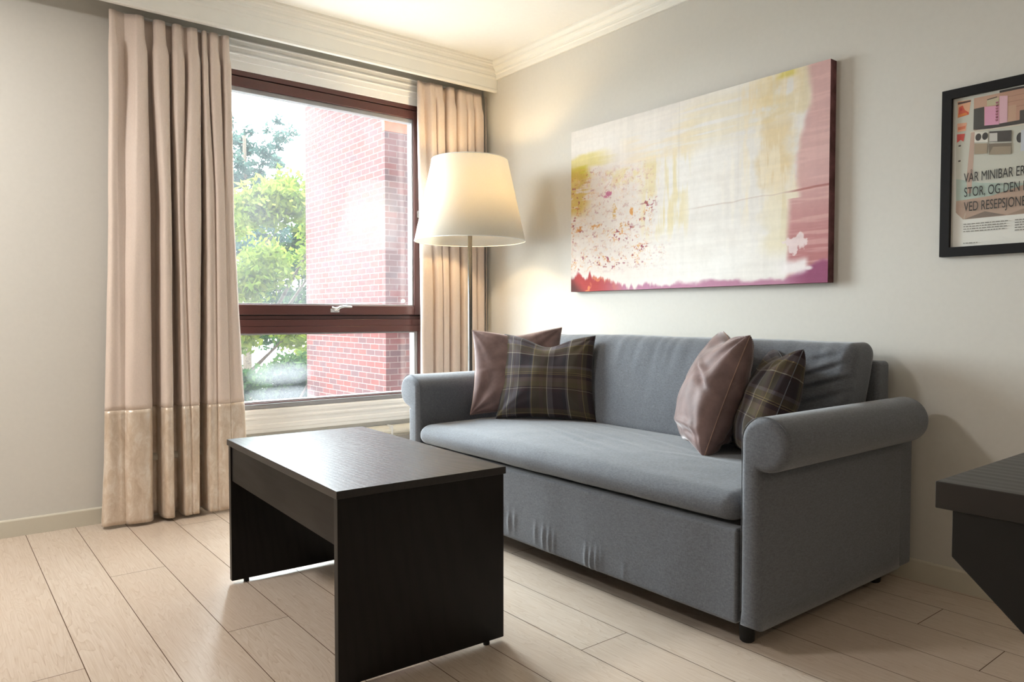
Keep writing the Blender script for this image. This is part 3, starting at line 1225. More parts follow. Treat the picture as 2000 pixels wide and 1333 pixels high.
pillow('pillow', 'dusty pink velvet pillow at the left, half hidden behind a tartan pillow', (-.637, -.792, .84), (-.300, -1.045, .852), (-.690, -.850, .452), (-.35, -1.10, .452), .060, M['pink_velvet'], .04, .085, 3, 'pillows on the sofa')
pillow('pillow', 'square plum and olive tartan pillow facing the room in front of the left pink pillow', (-.516, -.883, .821), (-.272, -1.239, .817), (-.617, -.948, .437), (-.345, -1.324, .437), .082, M['tartan'], .11, .085, 8, 'pillows on the sofa')
pillow('pillow', 'dusty pink velvet pillow seen edge on, leaning toward the right arm', (-.235, -1.895, .847), (-.47, -2.17, .841), (-.40, -1.84, .437), (-.624, -2.102, .437), .105, M['pink_velvet'], .065, .075, 5, 'pillows on the sofa',
       folds=((.45, .25, .5, -.2, .016, .07), (.3, -.72, .7, .05, .016, .06)))
pillow('pillow', 'tartan pillow tucked between the right pink pillow and the right sofa arm', (-.225, -2.11, .787), (-.44, -2.345, .799), (-.40, -2.07, .437), (-.62, -2.30, .437), .082, M['tartan'], .06, .075, 12, 'pillows on the sofa')


# ------------------------------------------------------------------ coffee table
RZ = math.radians(-2.0)
ct = thing('coffee_table', 'dark espresso wood coffee table with slab ends in front of the sofa', 'table', (-1.619, -1.544, 0), RZ)
hw, hl = .2475, .462
box('tabletop', (-hw, hw, -hl, hl, .470, .490), M['espresso_y'], ct, bevel=.0015)
for s in (-1, 1):
    ya, yb = sorted((s * (hl - .006), s * (hl - .028)))
    e = box('end_panel', (-hw + .004, hw - .004, ya, yb, .012, .470), M['espresso_z'], ct, bevel=.001)
    for x in (-hw + .055, hw - .055):
        bm = bmesh.new()
        lathe(bm, [(.009, 0), (.009, .0125)], (x, (ya + yb) / 2), 16, True)
        bm_obj('foot', bm, M['foot'], e)
for s in (-1, 1):
    xa, xb = sorted((s * (hw - .008), s * (hw - .026)))
    box('apron', (xa, xb, -hl + .028, hl - .028, .352, .468), M['espresso_apron'], ct, bevel=.001)

# ------------------------------------------------------------------ desk at the right edge
dk = thing('desk', 'dark wood desk corner with angled black support cut off at the right edge', 'desk', (-1.45, -3.9, 0))
box('desktop', (-1.891 + 1.45, -1.10 + 1.45, -4.90 + 3.9, -3.317 + 3.9, .7245, .750), M['espresso_y'], dk, bevel=.0012)
for xs in (-1.888, -1.13):
    bm = bmesh.new()
    prism(bm, [(-3.331 + 3.9, .7248), (-3.331 + 3.9, .681), (-3.72 + 3.9, .325), (-3.72 + 3.9, .0), (-4.50 + 3.9, .0), (-4.50 + 3.9, .325), (-4.886 + 3.9, .681), (-4.886 + 3.9, .7248)], 'x', xs + 1.45, xs + 1.48)
    bm_obj('support_panel', bm, M['black_metal'], dk, bevel=.001)

# ------------------------------------------------------------------ floor lamp
LX, LY = -.407, -.45
lamp = thing('floor_lamp', 'tall floor lamp with glowing white tapered shade behind the left sofa arm', 'lamp', (LX, LY, 0))
bm = bmesh.new()
lathe(bm, [(.001, 0), (.135, 0), (.14, .004), (.14, .012), (.134, .018), (.03, .022), (.014, .034), (.001, .034)], n=56)
bm_obj('base', bm, M['black_metal'], lamp, smooth=True)
bm = bmesh.new()
lathe(bm, [(.0115, .03), (.0115, 1.49), (.001, 1.49)], n=24)
bm_obj('pole', bm, M['dark_metal'], lamp, smooth=True)
bm = bmesh.new()
lathe(bm, [(.289, 1.294), (.197, 1.716)], n=96)
sh = bm_obj('lamp_shade', bm, M['shade'], lamp, smooth=True)
md = sh.modifiers.new('thickness', 'SOLIDIFY')
md.thickness = .0015
for r, z in ((.2882, 1.2955), (.1972, 1.7145)):
    bm = bmesh.new()
    tube(bm, [(r * math.cos(a), r * math.sin(a), z) for a in np.linspace(0, 2 * PI, 72, endpoint=False)], .0022, 6, True)
    bm_obj('shade_trim', bm, M['white_plastic'], sh, smooth=True)
bm = bmesh.new()
tube(bm, [(.03 * math.cos(a), .03 * math.sin(a), 1.68) for a in np.linspace(0, 2 * PI, 24, endpoint=False)], .002, 6, True)
for k in range(3):
    a = k * 2 * PI / 3
    tube(bm, [(.03 * math.cos(a), .03 * math.sin(a), 1.68), (.194 * math.cos(a), .194 * math.sin(a), 1.711)], .002, 6)
bm_obj('shade_carrier', bm, M['dark_metal'], lamp, smooth=True)
bm = bmesh.new()
lathe(bm, [(.001, 1.44), (.02, 1.44), (.02, 1.50), (.014, 1.505), (.001, 1.505)], n=24)
bm_obj('socket', bm, M['white_plastic'], lamp, smooth=True)
bm = bmesh.new()
lathe(bm, [(.012, 1.503), (.016, 1.52), (.028, 1.545), (.032, 1.565), (.028, 1.588), (.016, 1.60), (.001, 1.603)], n=24)
bm_obj('bulb', bm, M['bulb'], lamp, smooth=True)

# ------------------------------------------------------------------ added fill lamps on the ceiling, out of view
def fill_lamp(label, loc, glow, watts):
    glow.node_tree.nodes['Emission'].inputs[1].default_value = watts
    cl = thing('fill_lamp', label, 'lamp', loc, 0, 'added fill lamps out of view')
    bm = bmesh.new()
    lathe(bm, [(.001, 0), (.21, 0), (.215, -.006), (.215, -.05), (.205, -.056), (.2, -.05), (.2, -.02), (.001, -.02)], n=48)
    bm_obj('housing', bm, M['white_plastic'], cl, smooth=False, bevel=.002)
    bm = bmesh.new()
    lathe(bm, [(.199, -.05), (.17, -.062), (.1, -.07), (.001, -.072)], n=48)
    bm_obj('diffuser', bm, glow, cl, smooth=True)


fill_lamp('added bright round fill lamp on the ceiling left of the window, out of view', (-3.35, -.88, ZC), M['diffuser'], FILL_LAMP_W)  # added to brighten the left wall and floor
fill_lamp('added dim warm fill lamp on the ceiling behind the viewer, unseen', (-1.5, -4.9, ZC), M['diffuser_warm'], WARM_FILL_W)  # added warm fill for the right-hand floor and sofa end


# ------------------------------------------------------------------ numpy noise for the painted canvas
def vnoise(U, V, fu, fv, seed):
    rs = np.random.RandomState(seed)
    gu, gv = int(fu) + 3, int(fv) + 3
    G = rs.rand(gu, gv)
    x, y = U * fu, V * fv
    xi, yi = np.clip(x.astype(int), 0, gu - 2), np.clip(y.astype(int), 0, gv - 2)
    fx, fy = x - xi, y - yi
    fx = fx * fx * (3 - 2 * fx)
    fy = fy * fy * (3 - 2 * fy)
    return (G[xi, yi] * (1 - fx) + G[xi + 1, yi] * fx) * (1 - fy) + (G[xi, yi + 1] * (1 - fx) + G[xi + 1, yi + 1] * fx) * fy


def nfbm(U, V, fu, fv, seed, o=4):
    t, a, s = 0, .5, 0
    for i in range(o):
        t = t + a * vnoise(U, V, fu * 2 ** i, fv * 2 ** i, seed + i)
        s += a
        a *= .55
    return t / s


def sstep(a, b, x):
    t = np.clip((x - a) / (b - a), 0, 1)
    return t * t * (3 - 2 * t)


def paint_canvas(U, V):
    c255 = lambda r, g, b: np.array([r, g, b], float)
    C = np.ones(U.shape + (3,)) * c255(231, 227, 222)

    def over(mask, col):
        nonlocal C
        mask = np.clip(mask, 0, 1)[..., None]
        C = C * (1 - mask) + c255(*col) * mask
    n1 = nfbm(U, V, 5, 4, 1)
    n2 = nfbm(U, V, 16, 12, 11)
    nst = nfbm(U, V, 60, 5, 21)      # vertical brush
    nsh = nfbm(U, V, 5, 60, 31)      # horizontal brush
    nf = nfbm(U, V, 105, 66, 41, 3)
    over(.6 * sstep(.5, .25, U) * (1 - sstep(.75, .95, V)), (226, 214, 205))
    over(.6 * sstep(.42, .62, n1) * (1 - sstep(.05, .3, abs(U - .6))), (240, 238, 235))
    over(.7 * sstep(.75, .95, V + .2 * (n2 - .5)) * sstep(.75, .5, U), (226, 219, 212))
    # left yellow strokes
    over(.95 * sstep(.012, .0, abs(V - .735 + .02 * (n2 - .5)) - .035) * sstep(.11, .05, U + .05 * (n2 - .5)), (203, 190, 66))
    over(.75 * sstep(.03, .0, abs(V - .80 + .05 * (n2 - .5)) - .02) * sstep(.24, .1, U + .1 * (nsh - .5)), (219, 205, 128))
    over(.85 * sstep(.5, .62, n2 * .5 + nsh * .5 + .22 * sstep(.16, .0, U)) * sstep(.13, .05, U + .06 * (n2 - .5)) * sstep(.08, .0, abs(V - .62) - .1), (206, 178, 92))
    over(.5 * sstep(.45, .6, n2) * sstep(.03, .0, abs(V - .66 + .03 * (n1 - .5)) - .03) * sstep(.45, .35, U), (224, 206, 140))
    # faint ochre middle
    over(.6 * sstep(.46, .62, nst * .6 + n1 * .4) * sstep(.07, .0, abs(U - .44) - .06) * sstep(.12, .0, abs(V - .52) - .16), (221, 205, 152))
    over(.5 * sstep(.4, .6, n1 * .5 + nsh * .5) * sstep(.1, .0, abs(U - .42) - .1) * sstep(.08, .0, abs(V - .80) - .05), (228, 210, 178))
    over(.45 * sstep(.4, .6, nsh * .6 + n1 * .4) * sstep(.12, .0, abs(U - .68) - .12) * sstep(.12, .0, abs(V - .86) - .06), (226, 212, 176))
    # ochre right
    over(.62 * sstep(.44, .62, n1 * .5 + nst * .5) * sstep(.07, .0, abs(U - .83 + .05 * (n2 - .5)) - .07) * sstep(.2, .0, abs(V - .68) - .22), (230, 208, 166))
    over(.6 * sstep(.05, .0, abs(U - .84 + .07 * (n2 - .5)) - .022) * sstep(.12, .0, abs(V - .60 + .1 * (n1 - .5)) - .12), (222, 194, 138))
    over(.5 * sstep(.06, .0, abs(U - .87) - .05) * sstep(.08, .0, abs(V - .9) - .08) * sstep(.4, .6, n2), (222, 200, 146))
    over(.7 * sstep(.03, .0, abs(U - .875 + .03 * (n2 - .5)) - .012) * sstep(.025, .0, .985 - V), (210, 194, 86))
    over(.5 * sstep(.05, .0, abs(U - .85 + .06 * (n2 - .5)) - .02) * sstep(.1, .0, abs(V - .3) - .1), (224, 210, 166))
    over(.5 * sstep(.5, .66, nst) * sstep(.1, .0, abs(U - .80) - .09) * sstep(.3, .0, abs(V - .6) - .2), (236, 231, 222))
    # pink right band
    edge = .925 + .02 * (n2 - .5) + .018 * np.sin(V * 9)
    edge = np.where(V < .4, .885 + .012 * (n2 - .5), edge)
    pk = sstep(-.012, .012, U - edge)
    over(pk * .92, (207, 166, 164))
    over(pk * sstep(.55, .1, V) * .85, (176, 112, 114))
    over(pk * .4 * sstep(.5, .65, nsh), (222, 186, 182))
    # tear line
    line = .415 + .05 * (U - .5) * 1.0 + .008 * (vnoise(U, V, 30, 1, 61) - .5)
    over(.8 * sstep(.007, .001, abs(V - line)) * sstep(.86, .92, U), (136, 50, 48))
    over(.45 * sstep(.005, .001, abs(V - line)) * sstep(.5, .6, U), (196, 178, 168))
    over(.22 * sstep(.0025, .0008, abs(U - .5)) * sstep(.4, .5, V), (190, 186, 180))
    over(.10 * sstep(.003, .001, abs(U - .72)) * sstep(.4, .5, V), (200, 190, 178))
    # orange/red speckle, left half
    reg = sstep(.46, .34, U + .25 * (n2 - .5)) * sstep(.08, .16, V) * sstep(.76, .66, V + .1 * (n1 - .5))
    clus = sstep(.50, .66, nfbm(U, V, 9, 12, 71)) * .8 + .25
    ring = lambda fld, c, wd: sstep(wd, wd * .3, abs(fld - c))
    fa, fb, fc = nfbm(U, V, 70, 50, 81, 3), nfbm(U, V, 95, 70, 91, 3), nfbm(U, V, 52, 36, 95, 3)
    over(.75 * reg * clus * ring(fa, .58, .035) * sstep(.5, .62, fc), (206, 118, 74))
    over(.8 * reg * clus * sstep(.66, .70, fb), (150, 72, 84))
    over(.7 * reg * clus * ring(fc, .60, .03), (216, 156, 84))
    over(.35 * reg * sstep(.58, .66, fa) * sstep(.5, .7, V), (222, 190, 186))
    for (u0, v0, ru, rv, col) in ((.19, .57, .03, .022, (186, 92, 132)), (.045, .385, .02, .02, (206, 130, 60)), (.13, .39, .03, .02, (208, 140, 70)), (.26, .375, .025, .02, (206, 146, 84)), (.22, .46, .014, .05, (206, 160, 90)), (.30, .45, .008, .03, (214, 140, 60))):
        over(.75 * sstep(1.2, .4, ((U - u0) / ru) ** 2 + ((V - v0) / rv) ** 2 + 5.0 * abs(nf - .5) + 2.5 * (fa - .5)), col)
    over(.5 * sstep(.62, .67, nfbm(U, V, 36, 30, 101, 3)) * sstep(.08, .02, abs(U - .65)) * sstep(.05, .01, abs(V - .33)), (140, 134, 120))
    # bottom band
    bot = .018 + .045 * (n2 - .4) + .085 * sstep(.3, .0, U) + .08 * sstep(.84, 1, U) + .10 * (nst - .5) * sstep(.6, .2, U)
    b = sstep(.012, -.012, V - bot)
    over(b * .9, (176, 118, 146))
    over(b * sstep(.30, .12, U) * .9, (168, 62, 58))
    over(b * sstep(.28, .1, U) * sstep(.55, .62, n2) * .9, (214, 132, 88))
    over(b * sstep(.86, .95, U) * .85, (140, 72, 104))
    over(sstep(.10, .02, U + V * .9 + .04 * (n2 - .5)) * .9, (74, 44, 44))
    # white splashes
    over(.85 * sstep(1.1, .6, ((U - .915 + .05 * (n2 - .5)) / .034) ** 2 + ((V - .185 + .12 * (nst - .5)) / .040) ** 2 + (nfbm(U, V, 40, 30, 77) - .5) * 5), (228, 214, 214))
    over(.95 * sstep(.04, .0, abs(V - (.075 + .25 * (U - .9)) + .03 * (n2 - .5)) - .012) * sstep(.84, .88, U) * sstep(.95, .93, U), (236, 230, 230))
    over(.9 * sstep(.014, .004, np.hypot((U - .945) / 1.2, V - .07)), (236, 230, 230))
    # canvas brush variation
    C = C * (1 + .05 * (nst - .5)[..., None] + .05 * (nsh - .5)[..., None] + .03 * (nf - .5)[..., None])
    C = np.clip(C, 0, 255) / 255
    return np.where(C <= .04045, C / 12.92, ((C + .055) / 1.055) ** 2.4)


# ------------------------------------------------------------------ canvas painting
def build_painting():
    x1 = -.030
    yA, yB_, z0, z1 = -.817, -2.200, 1.030, 1.845     # left, right, bottom, top
    root = thing('canvas_painting', 'wide abstract canvas in white, ochre and pink above the sofa', 'painting', (.0, (yA + yB_) / 2, z0))
    ox, oy, oz = .0, (yA + yB_) / 2, z0
    nu, nv = 640, 370
    u = np.linspace(0, 1, nu)
    v = np.linspace(0, 1, nv)
    U, V = np.meshgrid(u, v, indexing='ij')
    col = paint_canvas(U, V)
    X = np.full(U.shape, x1)
    Y = yA + (yB_ - yA) * U
    Z = z0 + (z1 - z0) * V
    verts = np.stack([X - ox, Y - oy, Z - oz], -1).reshape(-1, 3)
    idx = np.arange(nu * nv).reshape(nu, nv)
    q = np.stack([idx[:-1, :-1], idx[:-1, 1:], idx[1:, 1:], idx[1:, :-1]], -1).reshape(-1, 4)
    o = mesh_obj('painted_canvas', verts, q.tolist(), M['painting'], root, True)
    at = o.data.color_attributes.new('paint', 'FLOAT_COLOR', 'POINT')
    rgba = np.concatenate([col.reshape(-1, 3), np.ones((nu * nv, 1))], 1)
    at.data.foreach_set('color', rgba.astype(np.float32).ravel())
    # wrapped sides of the stretched canvas
    bm = bmesh.new()
    add_box(bm, x1 + .0004 - ox, .0118 - ox, yB_ - oy, yA - oy, 0, z1 - z0)
    s = bm_obj('canvas_side', bm, mat_plain('wrapped_canvas_edge', srgb(112, 76, 78), .8, .2, 18, .4, .05), root)
    s['label'] = 'dark mauve wrapped canvas edge'


build_painting()


# ------------------------------------------------------------------ framed poster
def build_poster():
    yA, yB_, z0, z1 = -2.572, -3.300, 1.100, 1.641
    root = thing('framed_poster', 'black framed poster with Norwegian lettering at the right edge of the wall', 'poster', (0, (yA + yB_) / 2, z0))
    oy = (yA + yB_) / 2
    fw = .030
    bm = bmesh.new()
    # mitred frame
    o = [(yA, z0), (yB_, z0), (yB_, z1), (yA, z1)]
    i = [(yA - fw, z0 + fw), (yB_ + fw, z0 + fw), (yB_ + fw, z1 - fw), (yA - fw, z1 - fw)]

    def vv(p, x):
        return bm.verts.new((x, p[0] - oy, p[1] - z0))
    of, inn, ob, ib = ([vv(p, -.010) for p in o], [vv(p, -.010) for p in i], [vv(p, .0115) for p in o], [vv(p, .004) for p in i])
    for k in range(4):
        n = (k + 1) % 4
        bm.faces.new((of[k], of[n], inn[n], inn[k]))
        bm.faces.new((inn[k], inn[n], ib[n], ib[k]))
        bm.faces.new((ob[k], ob[n], of[n], of[k]))
        bm.faces.new((ib[k], ib[n], ob[n], ob[k]))
    bm_obj('frame', bm, M['poster_frame'], root, bevel=.0012)
    # print: flat coloured shapes
    V, F, Cc = [], [], []
    lay = [0]

    def poly(pts, col):
        n = len(V)
        x = .0035 - .00006 * lay[0]
        lay[0] += 1
        for p in pts:
            V.append((x, p[0] - oy, p[1] - z0))
            Cc.append(srgb(*col) + (1,))
        F.append(list(range(n, n + len(pts))))
    R = yB_ + fw
    poly([(yA - fw, z0 + fw), (R, z0 + fw), (R, z1 - fw), (yA - fw, z1 - fw)], (226, 226, 220))
    poly([(-2.610, 1.608), (-2.6155, 1.2426), (-2.638, 1.218), (-3.25, 1.22), (-3.25, 1.604)], (204, 205, 194))
    poly([(-2.6147, 1.3521), (-2.6858, 1.3297), (-2.85, 1.305), (-3.25, 1.29), (-3.25, 1.26), (-2.616, 1.2799)], (172, 190, 180))
    poly([(-2.6155, 1.2799), (-2.72, 1.285), (-2.80, 1.306), (-2.95, 1.32), (-3.25, 1.30), (-3.25, 1.22), (-2.638, 1.218), (-2.6157, 1.2426)], (178, 152, 134))
    poly([(-2.64, 1.2185), (-2.70, 1.238), (-2.76, 1.2195)], (120, 104, 92))
    poly([(-2.76, 1.2195), (-2.81, 1.236), (-3.0, 1.25), (-3.0, 1.2205)], (150, 128, 112))
    # pale pink diagonal upright at the left
    poly([(-2.6455, 1.352), (-2.656, 1.497), (-2.668, 1.497), (-2.660, 1.30), (-2.648, 1.30)], (196, 168, 152))
    # little red and orange wall pictures
    poly([(-2.6146, 1.6011), (-2.6542, 1.5989), (-2.6484, 1.5529), (-2.6156, 1.5485)], (230, 176, 140))
    poly([(-2.6156, 1.598), (-2.6535, 1.5975), (-2.653, 1.5925), (-2.6155, 1.591)], (70, 36, 34))
    poly([(-2.619, 1.582), (-2.630, 1.586), (-2.636, 1.570), (-2.648, 1.560), (-2.648, 1.553), (-2.6156, 1.549), (-2.618, 1.565)], (214, 84, 52))
    poly([(-2.622, 1.577), (-2.628, 1.578), (-2.629, 1.570), (-2.623, 1.569)], (196, 44, 40))
    poly([(-2.616, 1.558), (-2.640, 1.561), (-2.645, 1.554), (-2.617, 1.551)], (224, 132, 50))
    poly([(-2.615, 1.5304), (-2.6431, 1.5281), (-2.6404, 1.5032), (-2.6156, 1.5021)], (232, 172, 140))
    poly([(-2.617, 1.518), (-2.640, 1.519), (-2.638, 1.510), (-2.618, 1.508)], (216, 118, 82))
    poly([(-2.6148, 1.4958), (-2.6384, 1.4938), (-2.6365, 1.482), (-2.634, 1.469), (-2.626, 1.476), (-2.6153, 1.4685)], (206, 62, 54))
    for (y, z) in ((-2.620, 1.457), (-2.620, 1.408)):
        poly([(y, z + .0025), (y - .007, z + .003), (y - .007, z - .002), (y, z - .002)], (58, 52, 48))
    # shelf unit
    poly([(-2.6622, 1.601), (-2.7341, 1.601), (-2.7361, 1.4987), (-2.6641, 1.4985)], (198, 160, 138))
    poly([(-2.7341, 1.606), (-3.2, 1.601), (-3.2, 1.49), (-2.7361, 1.4987)], (190, 148, 126))
    for z in (1.585, 1.568, 1.55):
        poly([(-2.757, z), (-3.2, z), (-3.2, z - .0016), (-2.757, z - .0016)], (160, 120, 102))
    poly([(-2.7341, 1.608), (-3.2, 1.604), (-3.2, 1.599), (-2.7345, 1.601)], (56, 50, 48))
    poly([(-2.758, 1.555), (-2.78, 1.556), (-2.78, 1.507), (-2.758, 1.507)], (196, 160, 136))
    poly([(-2.79, 1.535), (-3.2, 1.53), (-3.2, 1.505), (-2.79, 1.505)], (62, 58, 56))
    poly([(-2.6628, 1.5669), (-2.6921, 1.5677), (-2.6933, 1.5024), (-2.6627, 1.5012)], (62, 62, 58))
    poly([(-2.6932, 1.508), (-2.7573, 1.506), (-2.86, 1.507), (-2.86, 1.4946), (-2.7341, 1.4934), (-2.665, 1.5003)], (54, 50, 50))
    poly([(-2.6934, 1.5669), (-2.7343, 1.562), (-2.7349, 1.5039), (-2.6945, 1.508)], (224, 160, 190))
    poly([(-2.700, 1.586), (-2.733, 1.588), (-2.7335, 1.567), (-2.700, 1.567)], (196, 190, 158))
    poly([(-2.700, 1.589), (-2.728, 1.592), (-2.728, 1.589), (-2.700, 1.586)], (70, 62, 52))
    poly([(-2.7343, 1.5915), (-2.7565, 1.5878), (-2.7573, 1.5062), (-2.736, 1.5058)], (226, 184, 196))
    for k in range(7):
        z = 1.515 + .009 * k
        poly([(-2.724 - .001 * (k % 2), z + .006), (-2.732, z + .007), (-2.732, z), (-2.726, z)], (128, 66, 78) if k % 2 else (158, 90, 108))
    poly([(-2.6526, 1.4969), (-3.2, 1.483), (-3.2, 1.4783), (-2.6527, 1.4934)], (222, 214, 198))
    poly([(-2.6673, 1.493), (-2.7053, 1.4876), (-2.7059, 1.4543), (-2.6666, 1.4601)], (226, 224, 214))
    for (y, z) in ((-2.6778, 1.475), (-2.6969, 1.4745)):
        poly([(y + .0085 * math.cos(a), z + .0115 * math.sin(a)) for a in np.linspace(0, 2 * PI, 20, endpoint=False)], (44, 42, 42))
    poly([(-2.7087, 1.4869), (-2.7698, 1.4792), (-2.7692, 1.445), (-2.7094, 1.4537)], (66, 62, 60))
    poly([(-2.7088, 1.4811), (-2.731, 1.4783), (-2.7315, 1.452), (-2.7093, 1.4551)], (206, 204, 198))
    poly([(-2.668, 1.4564), (-2.703, 1.451), (-2.7036, 1.4187), (-2.6673, 1.4225)], (168, 152, 130))
    poly([(-2.7082, 1.4491), (-2.7697, 1.4403), (-2.7692, 1.406), (-2.7088, 1.4144)], (160, 146, 126))
    poly([(-2.7082, 1.4491), (-2.7697, 1.4403), (-2.7694, 1.430), (-2.72, 1.437), (-2.7088, 1.4144)], (124, 112, 98))
    poly([(-2.7926 + .0095 * math.cos(a), 1.452 + .0155 * math.sin(a)) for a in np.linspace(0, 2 * PI, 20, endpoint=False)], (50, 48, 48))
    poly([(-2.795, 1.474), (-3.2, 1.47), (-3.2, 1.40), (-2.795, 1.41)], (198, 204, 214))
    poly([(-2.6393, 1.2183), (-2.644, 1.238), (-2.646, 1.238), (-2.643, 1.2183)], (190, 176, 160))
    o = mesh_obj('poster_print', V, F, M['print'], root)
    at = o.data.color_attributes.new('paint', 'FLOAT_COLOR', 'POINT')
    at.data.foreach_set('color', np.array(Cc, np.float32).ravel())
    o['label'] = 'printed photo of shelves over a white caption strip'

    # lettering
    def text(body, y0, z0_, cap, target_w=None, sx=.6, bold=0.0):
        cu = bpy.data.curves.new('lettering', 'FONT')
        cu.body = body
        cu.size = 1.0
        cu.offset = bold
        cu.fill_mode = 'FRONT'
        tmp = bpy.data.objects.new('lettering', cu)
        COL.objects.link(tmp)
        dg = bpy.context.evaluated_depsgraph_get()
        me = bpy.data.meshes.new_from_object(tmp.evaluated_get(dg))
        bpy.data.objects.remove(tmp)
        co = np.empty(len(me.vertices) * 3)
        me.vertices.foreach_get('co', co)
        co = co.reshape(-1, 3)
        sc = cap / .73
        s_x = sc * sx
        # local text (x right, y up) -> wall (-y right, z up)
        out = np.stack([np.full(len(co), .0006), -co[:, 0] * s_x + y0 - oy, co[:, 1] * sc + z0_ - z0], 1)
        me.vertices.foreach_set('co', out.ravel())
        me.flip_normals()
        me.materials.append(M['ink'])
        t = link(bpy.data.objects.new('lettering', me), root)
        t['label'] = 'black hand lettered capitals'
        return t
    text('VÅR MINIBAR ER', -2.6385, 1.3365, .0315, sx=.53, bold=.0)
    text('STOR, OG DEN LIGGER', -2.6395, 1.2900, .0315, sx=.53, bold=.0)
    text('VED RESEPSJONEN', -2.6400, 1.2435, .0315, sx=.53, bold=.0)
    # tiny unreadable body copy: broken strokes
    rr = random.Random(5)

    def small_print(rows):
        Vt, Ft = [], []
        for y0, y1, z, hgt in rows:
            y = y0
            while y > y1:
                e = max(y - rr.uniform(.004, .012), y1)
                n = len(Vt)
                Vt.extend([(.0006, y - oy, z - z0), (.0006, e - oy, z - z0), (.0006, e - oy, z + hgt - z0), (.0006, y - oy, z + hgt - z0)])
                Ft.append((n, n + 1, n + 2, n + 3))
                y = e - .0022
        mesh_obj('small_print', Vt, Ft, M['grey_ink'], root)
    small_print([(-2.640, -2.765 + (k % 2) * .004, 1.2005 - k * .0078, .0026) for k in range(4)])
    small_print([(-2.784, -2.905 + (k % 2) * .006, 1.2005 - k * .0078, .0026) for k in range(5)])
    small_print([(-2.6405, -2.6815, 1.1395, .0026)])
    gl = box('glass_cover', (-.0022, -.0012, yB_ + fw - oy + .0005, yA - fw - oy - .0005, fw + .0005, z1 - z0 - fw - .0005), mat_poster_glass(), root)


def mat_poster_glass():
    t = NT('picture_glass')
    lw = t.n('LayerWeight')
    lw.inputs['Blend'].default_value = .5
    fr = t.math('MULTIPLY_ADD', t.math('POWER', lw.outputs['Facing'], 5.0), .8, .018)
    tr = t.n('BsdfTransparent')
    gl = t.n('BsdfGlossy')
    gl.inputs['Roughness'].default_value = .03
    m1 = t.n('MixShader')
    t.l(fr, m1.inputs[0])
    t.l(tr.outputs[0], m1.inputs[1])
    t.l(gl.outputs[0], m1.inputs[2])
    return t.done(m1)


build_poster()


# ------------------------------------------------------------------ outside
GZ = -3.0
struct(mesh_obj('ground', [(-60, .4, GZ), (60, .4, GZ), (60, 90, GZ), (-60, 90, GZ)], [(0, 1, 2, 3)], M['ground']))

# brick house next door: front face y=3.6, side face x=1.31
bld = thing('brick_building', 'red brick building next door filling the right of the window view', 'building', (1.31, 3.6, GZ))
V, F, UV = [], [], []


def quad(p, uv):
    n = len(V)
    V.extend([(a[0] - 1.31, a[1] - 3.6, a[2] - GZ) for a in p])
    UV.extend(uv)
    F.append((n, n + 1, n + 2, n + 3))


xa, xb, ya, yb, zt = 1.31, 6.5, 3.6, 5.76, 6.5
quad([(xa, ya, GZ), (xb, ya, GZ), (xb, ya, zt), (xa, ya, zt)], [(0.05, 0), (xb - xa + .05, 0), (xb - xa + .05, zt - GZ), (.05, zt - GZ)])
quad([(xa, yb, GZ), (xa, ya, GZ), (xa, ya, zt), (xa, yb, zt)], [(0, 0), (yb - ya, 0), (yb - ya, zt - GZ), (0, zt - GZ)])
quad([(xb, yb, GZ), (xa, yb, GZ), (xa, yb, zt), (xb, yb, zt)], [(0, 0), (xb - xa, 0), (xb - xa, zt - GZ), (0, zt - GZ)])
quad([(xb, ya, GZ), (xb, yb, GZ), (xb, yb, zt), (xb, ya, zt)], [(0, 0), (yb - ya, 0), (yb - ya, zt - GZ), (0, zt - GZ)])
quad([(xa, ya, zt), (xb, ya, zt), (xb, yb, zt), (xa, yb, zt)], [(0, 0), (1, 0), (1, 1), (0, 1)])
mesh_obj('brick_wall', V, F, M['brick'], bld, uvs=UV)
box('soldier_band', (-.004, 5.2, -.006, .05, 2.93 + 3, 3.07 + 3), mat_plain('orange_brick_band', srgb(168, 86, 60), .9, .1, 12, .2, .1), bld)


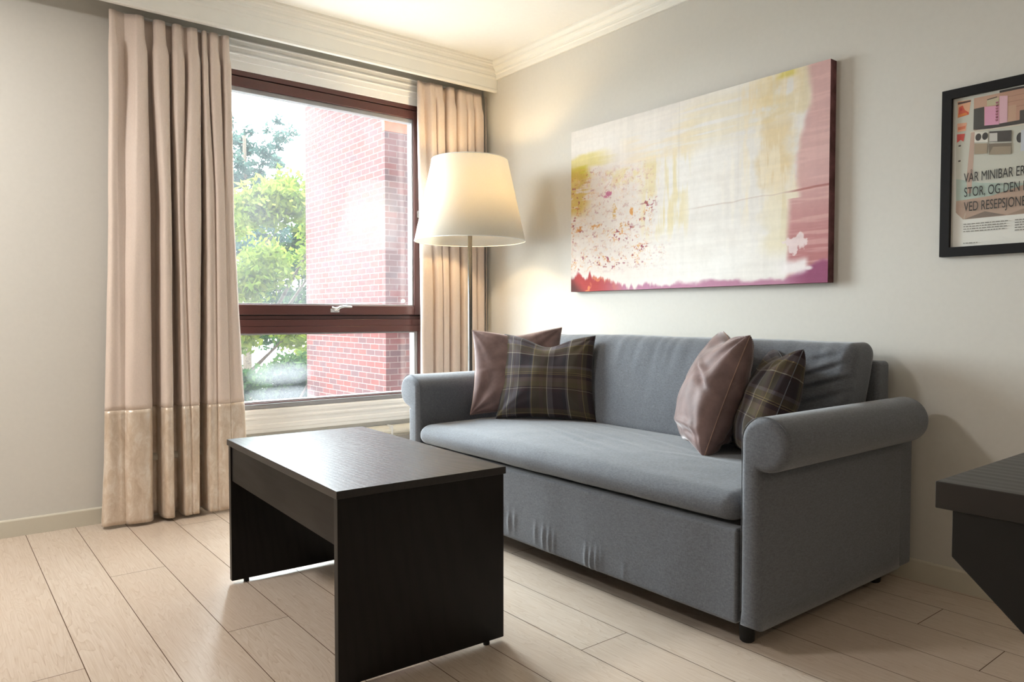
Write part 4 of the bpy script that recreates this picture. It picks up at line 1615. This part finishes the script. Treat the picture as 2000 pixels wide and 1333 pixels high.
def tree(label, base, trunk_h, blobs, n, size, mat, seed, droop=0.0):
    rs = np.random.RandomState(seed)
    root = thing('tree', label, 'tree', base, 0)
    bm = bmesh.new()
    tube(bm, [(0, 0, 0), (.03, .02, trunk_h * .5), (0, 0, trunk_h)], [.16, .12, .05], 10)
    for k in range(7):
        b = blobs[k % len(blobs)]
        tube(bm, [(0, 0, trunk_h * (.45 + .06 * k)), (b[0] * .5, b[1] * .5, (trunk_h * .6 + b[2]) / 2), (b[0] * .9, b[1] * .9, b[2])], [.06, .04, .012], 7)
    bm_obj('trunk', bm, M['bark'], root, smooth=True)
    vol = np.array([b[3] ** 2 for b in blobs])
    pick = rs.choice(len(blobs), n, p=vol / vol.sum())
    B = np.array(blobs)[pick]
    d = rs.normal(size=(n, 3))
    d /= np.linalg.norm(d, axis=1)[:, None]
    # leaves sit in twig clusters on the surface of every bough
    rad = B[:, 3] * (rs.rand(n) ** .35)
    lump = .75 + .35 * np.sin(d[:, 0] * 9 + pick) * np.sin(d[:, 1] * 8) * np.cos(d[:, 2] * 7)
    P = B[:, :3] + d * (rad * lump)[:, None] * np.array([1, 1, .8])
    P[:, 2] -= droop * np.linalg.norm(d[:, :2], axis=1) * B[:, 3] * .8
    a = rs.normal(size=(n, 3))
    a /= np.linalg.norm(a, axis=1)[:, None]
    b = np.cross(a, rs.normal(size=(n, 3)))
    b /= np.linalg.norm(b, axis=1)[:, None]
    s = size * (.6 + .8 * rs.rand(n))[:, None]
    q = np.stack([P - a * s, P + b * s * .45, P + a * s, P - b * s * .45], 1).reshape(-1, 3)
    faces = np.arange(4 * n).reshape(n, 4)
    o = mesh_obj('foliage', q, faces.tolist(), mat, root)
    at = o.data.attributes.new('tone', 'FLOAT', 'POINT')
    tone = np.clip(rs.rand(n) * .6 + .2 + .2 * np.sin(pick * 1.7), 0, 1)
    at.data.foreach_set('value', np.repeat(tone, 4).astype(np.float32))
    return root


def blobs(seed, n, rx, ry, z0, z1, r0, r1):
    rs = np.random.RandomState(seed)
    out = []
    for k in range(n):
        z = z0 + (z1 - z0) * rs.rand()
        out.append(((rs.rand() * 2 - 1) * rx, (rs.rand() * 2 - 1) * ry, z, r0 + (r1 - r0) * rs.rand()))
    return out


tree('bushy yellow green tree close outside the window', (1.5, 10.6, GZ), 3.9, blobs(1, 60, 2.6, 1.2, 1.6, 6.3, .4, .75), 34000, .07, M['leaf_yellow'], 2)
tree('darker green shrub low behind the bottom window pane', (.6, 7.1, GZ), 1.5, blobs(3, 44, 1.7, .5, 1.2, 3.25, .3, .5), 26000, .05, M['leaf_green'], 4)
tree('tall sparse tree with haze tinted leaves against the sky beyond the yellow one', (5.3, 20, GZ), 9.6, blobs(5, 100, 1.3, .9, 5.6, 10.2, .22, .42), 15000, .07, M['leaf_hazed'], 6, .7)
tree('pale green tree far off beside the brick wall', (8.6, 24, GZ), 5.0, blobs(7, 26, 2.2, 1.5, 2.8, 7.4, .8, 1.1), 10000, .13, M['leaf_green'], 8)
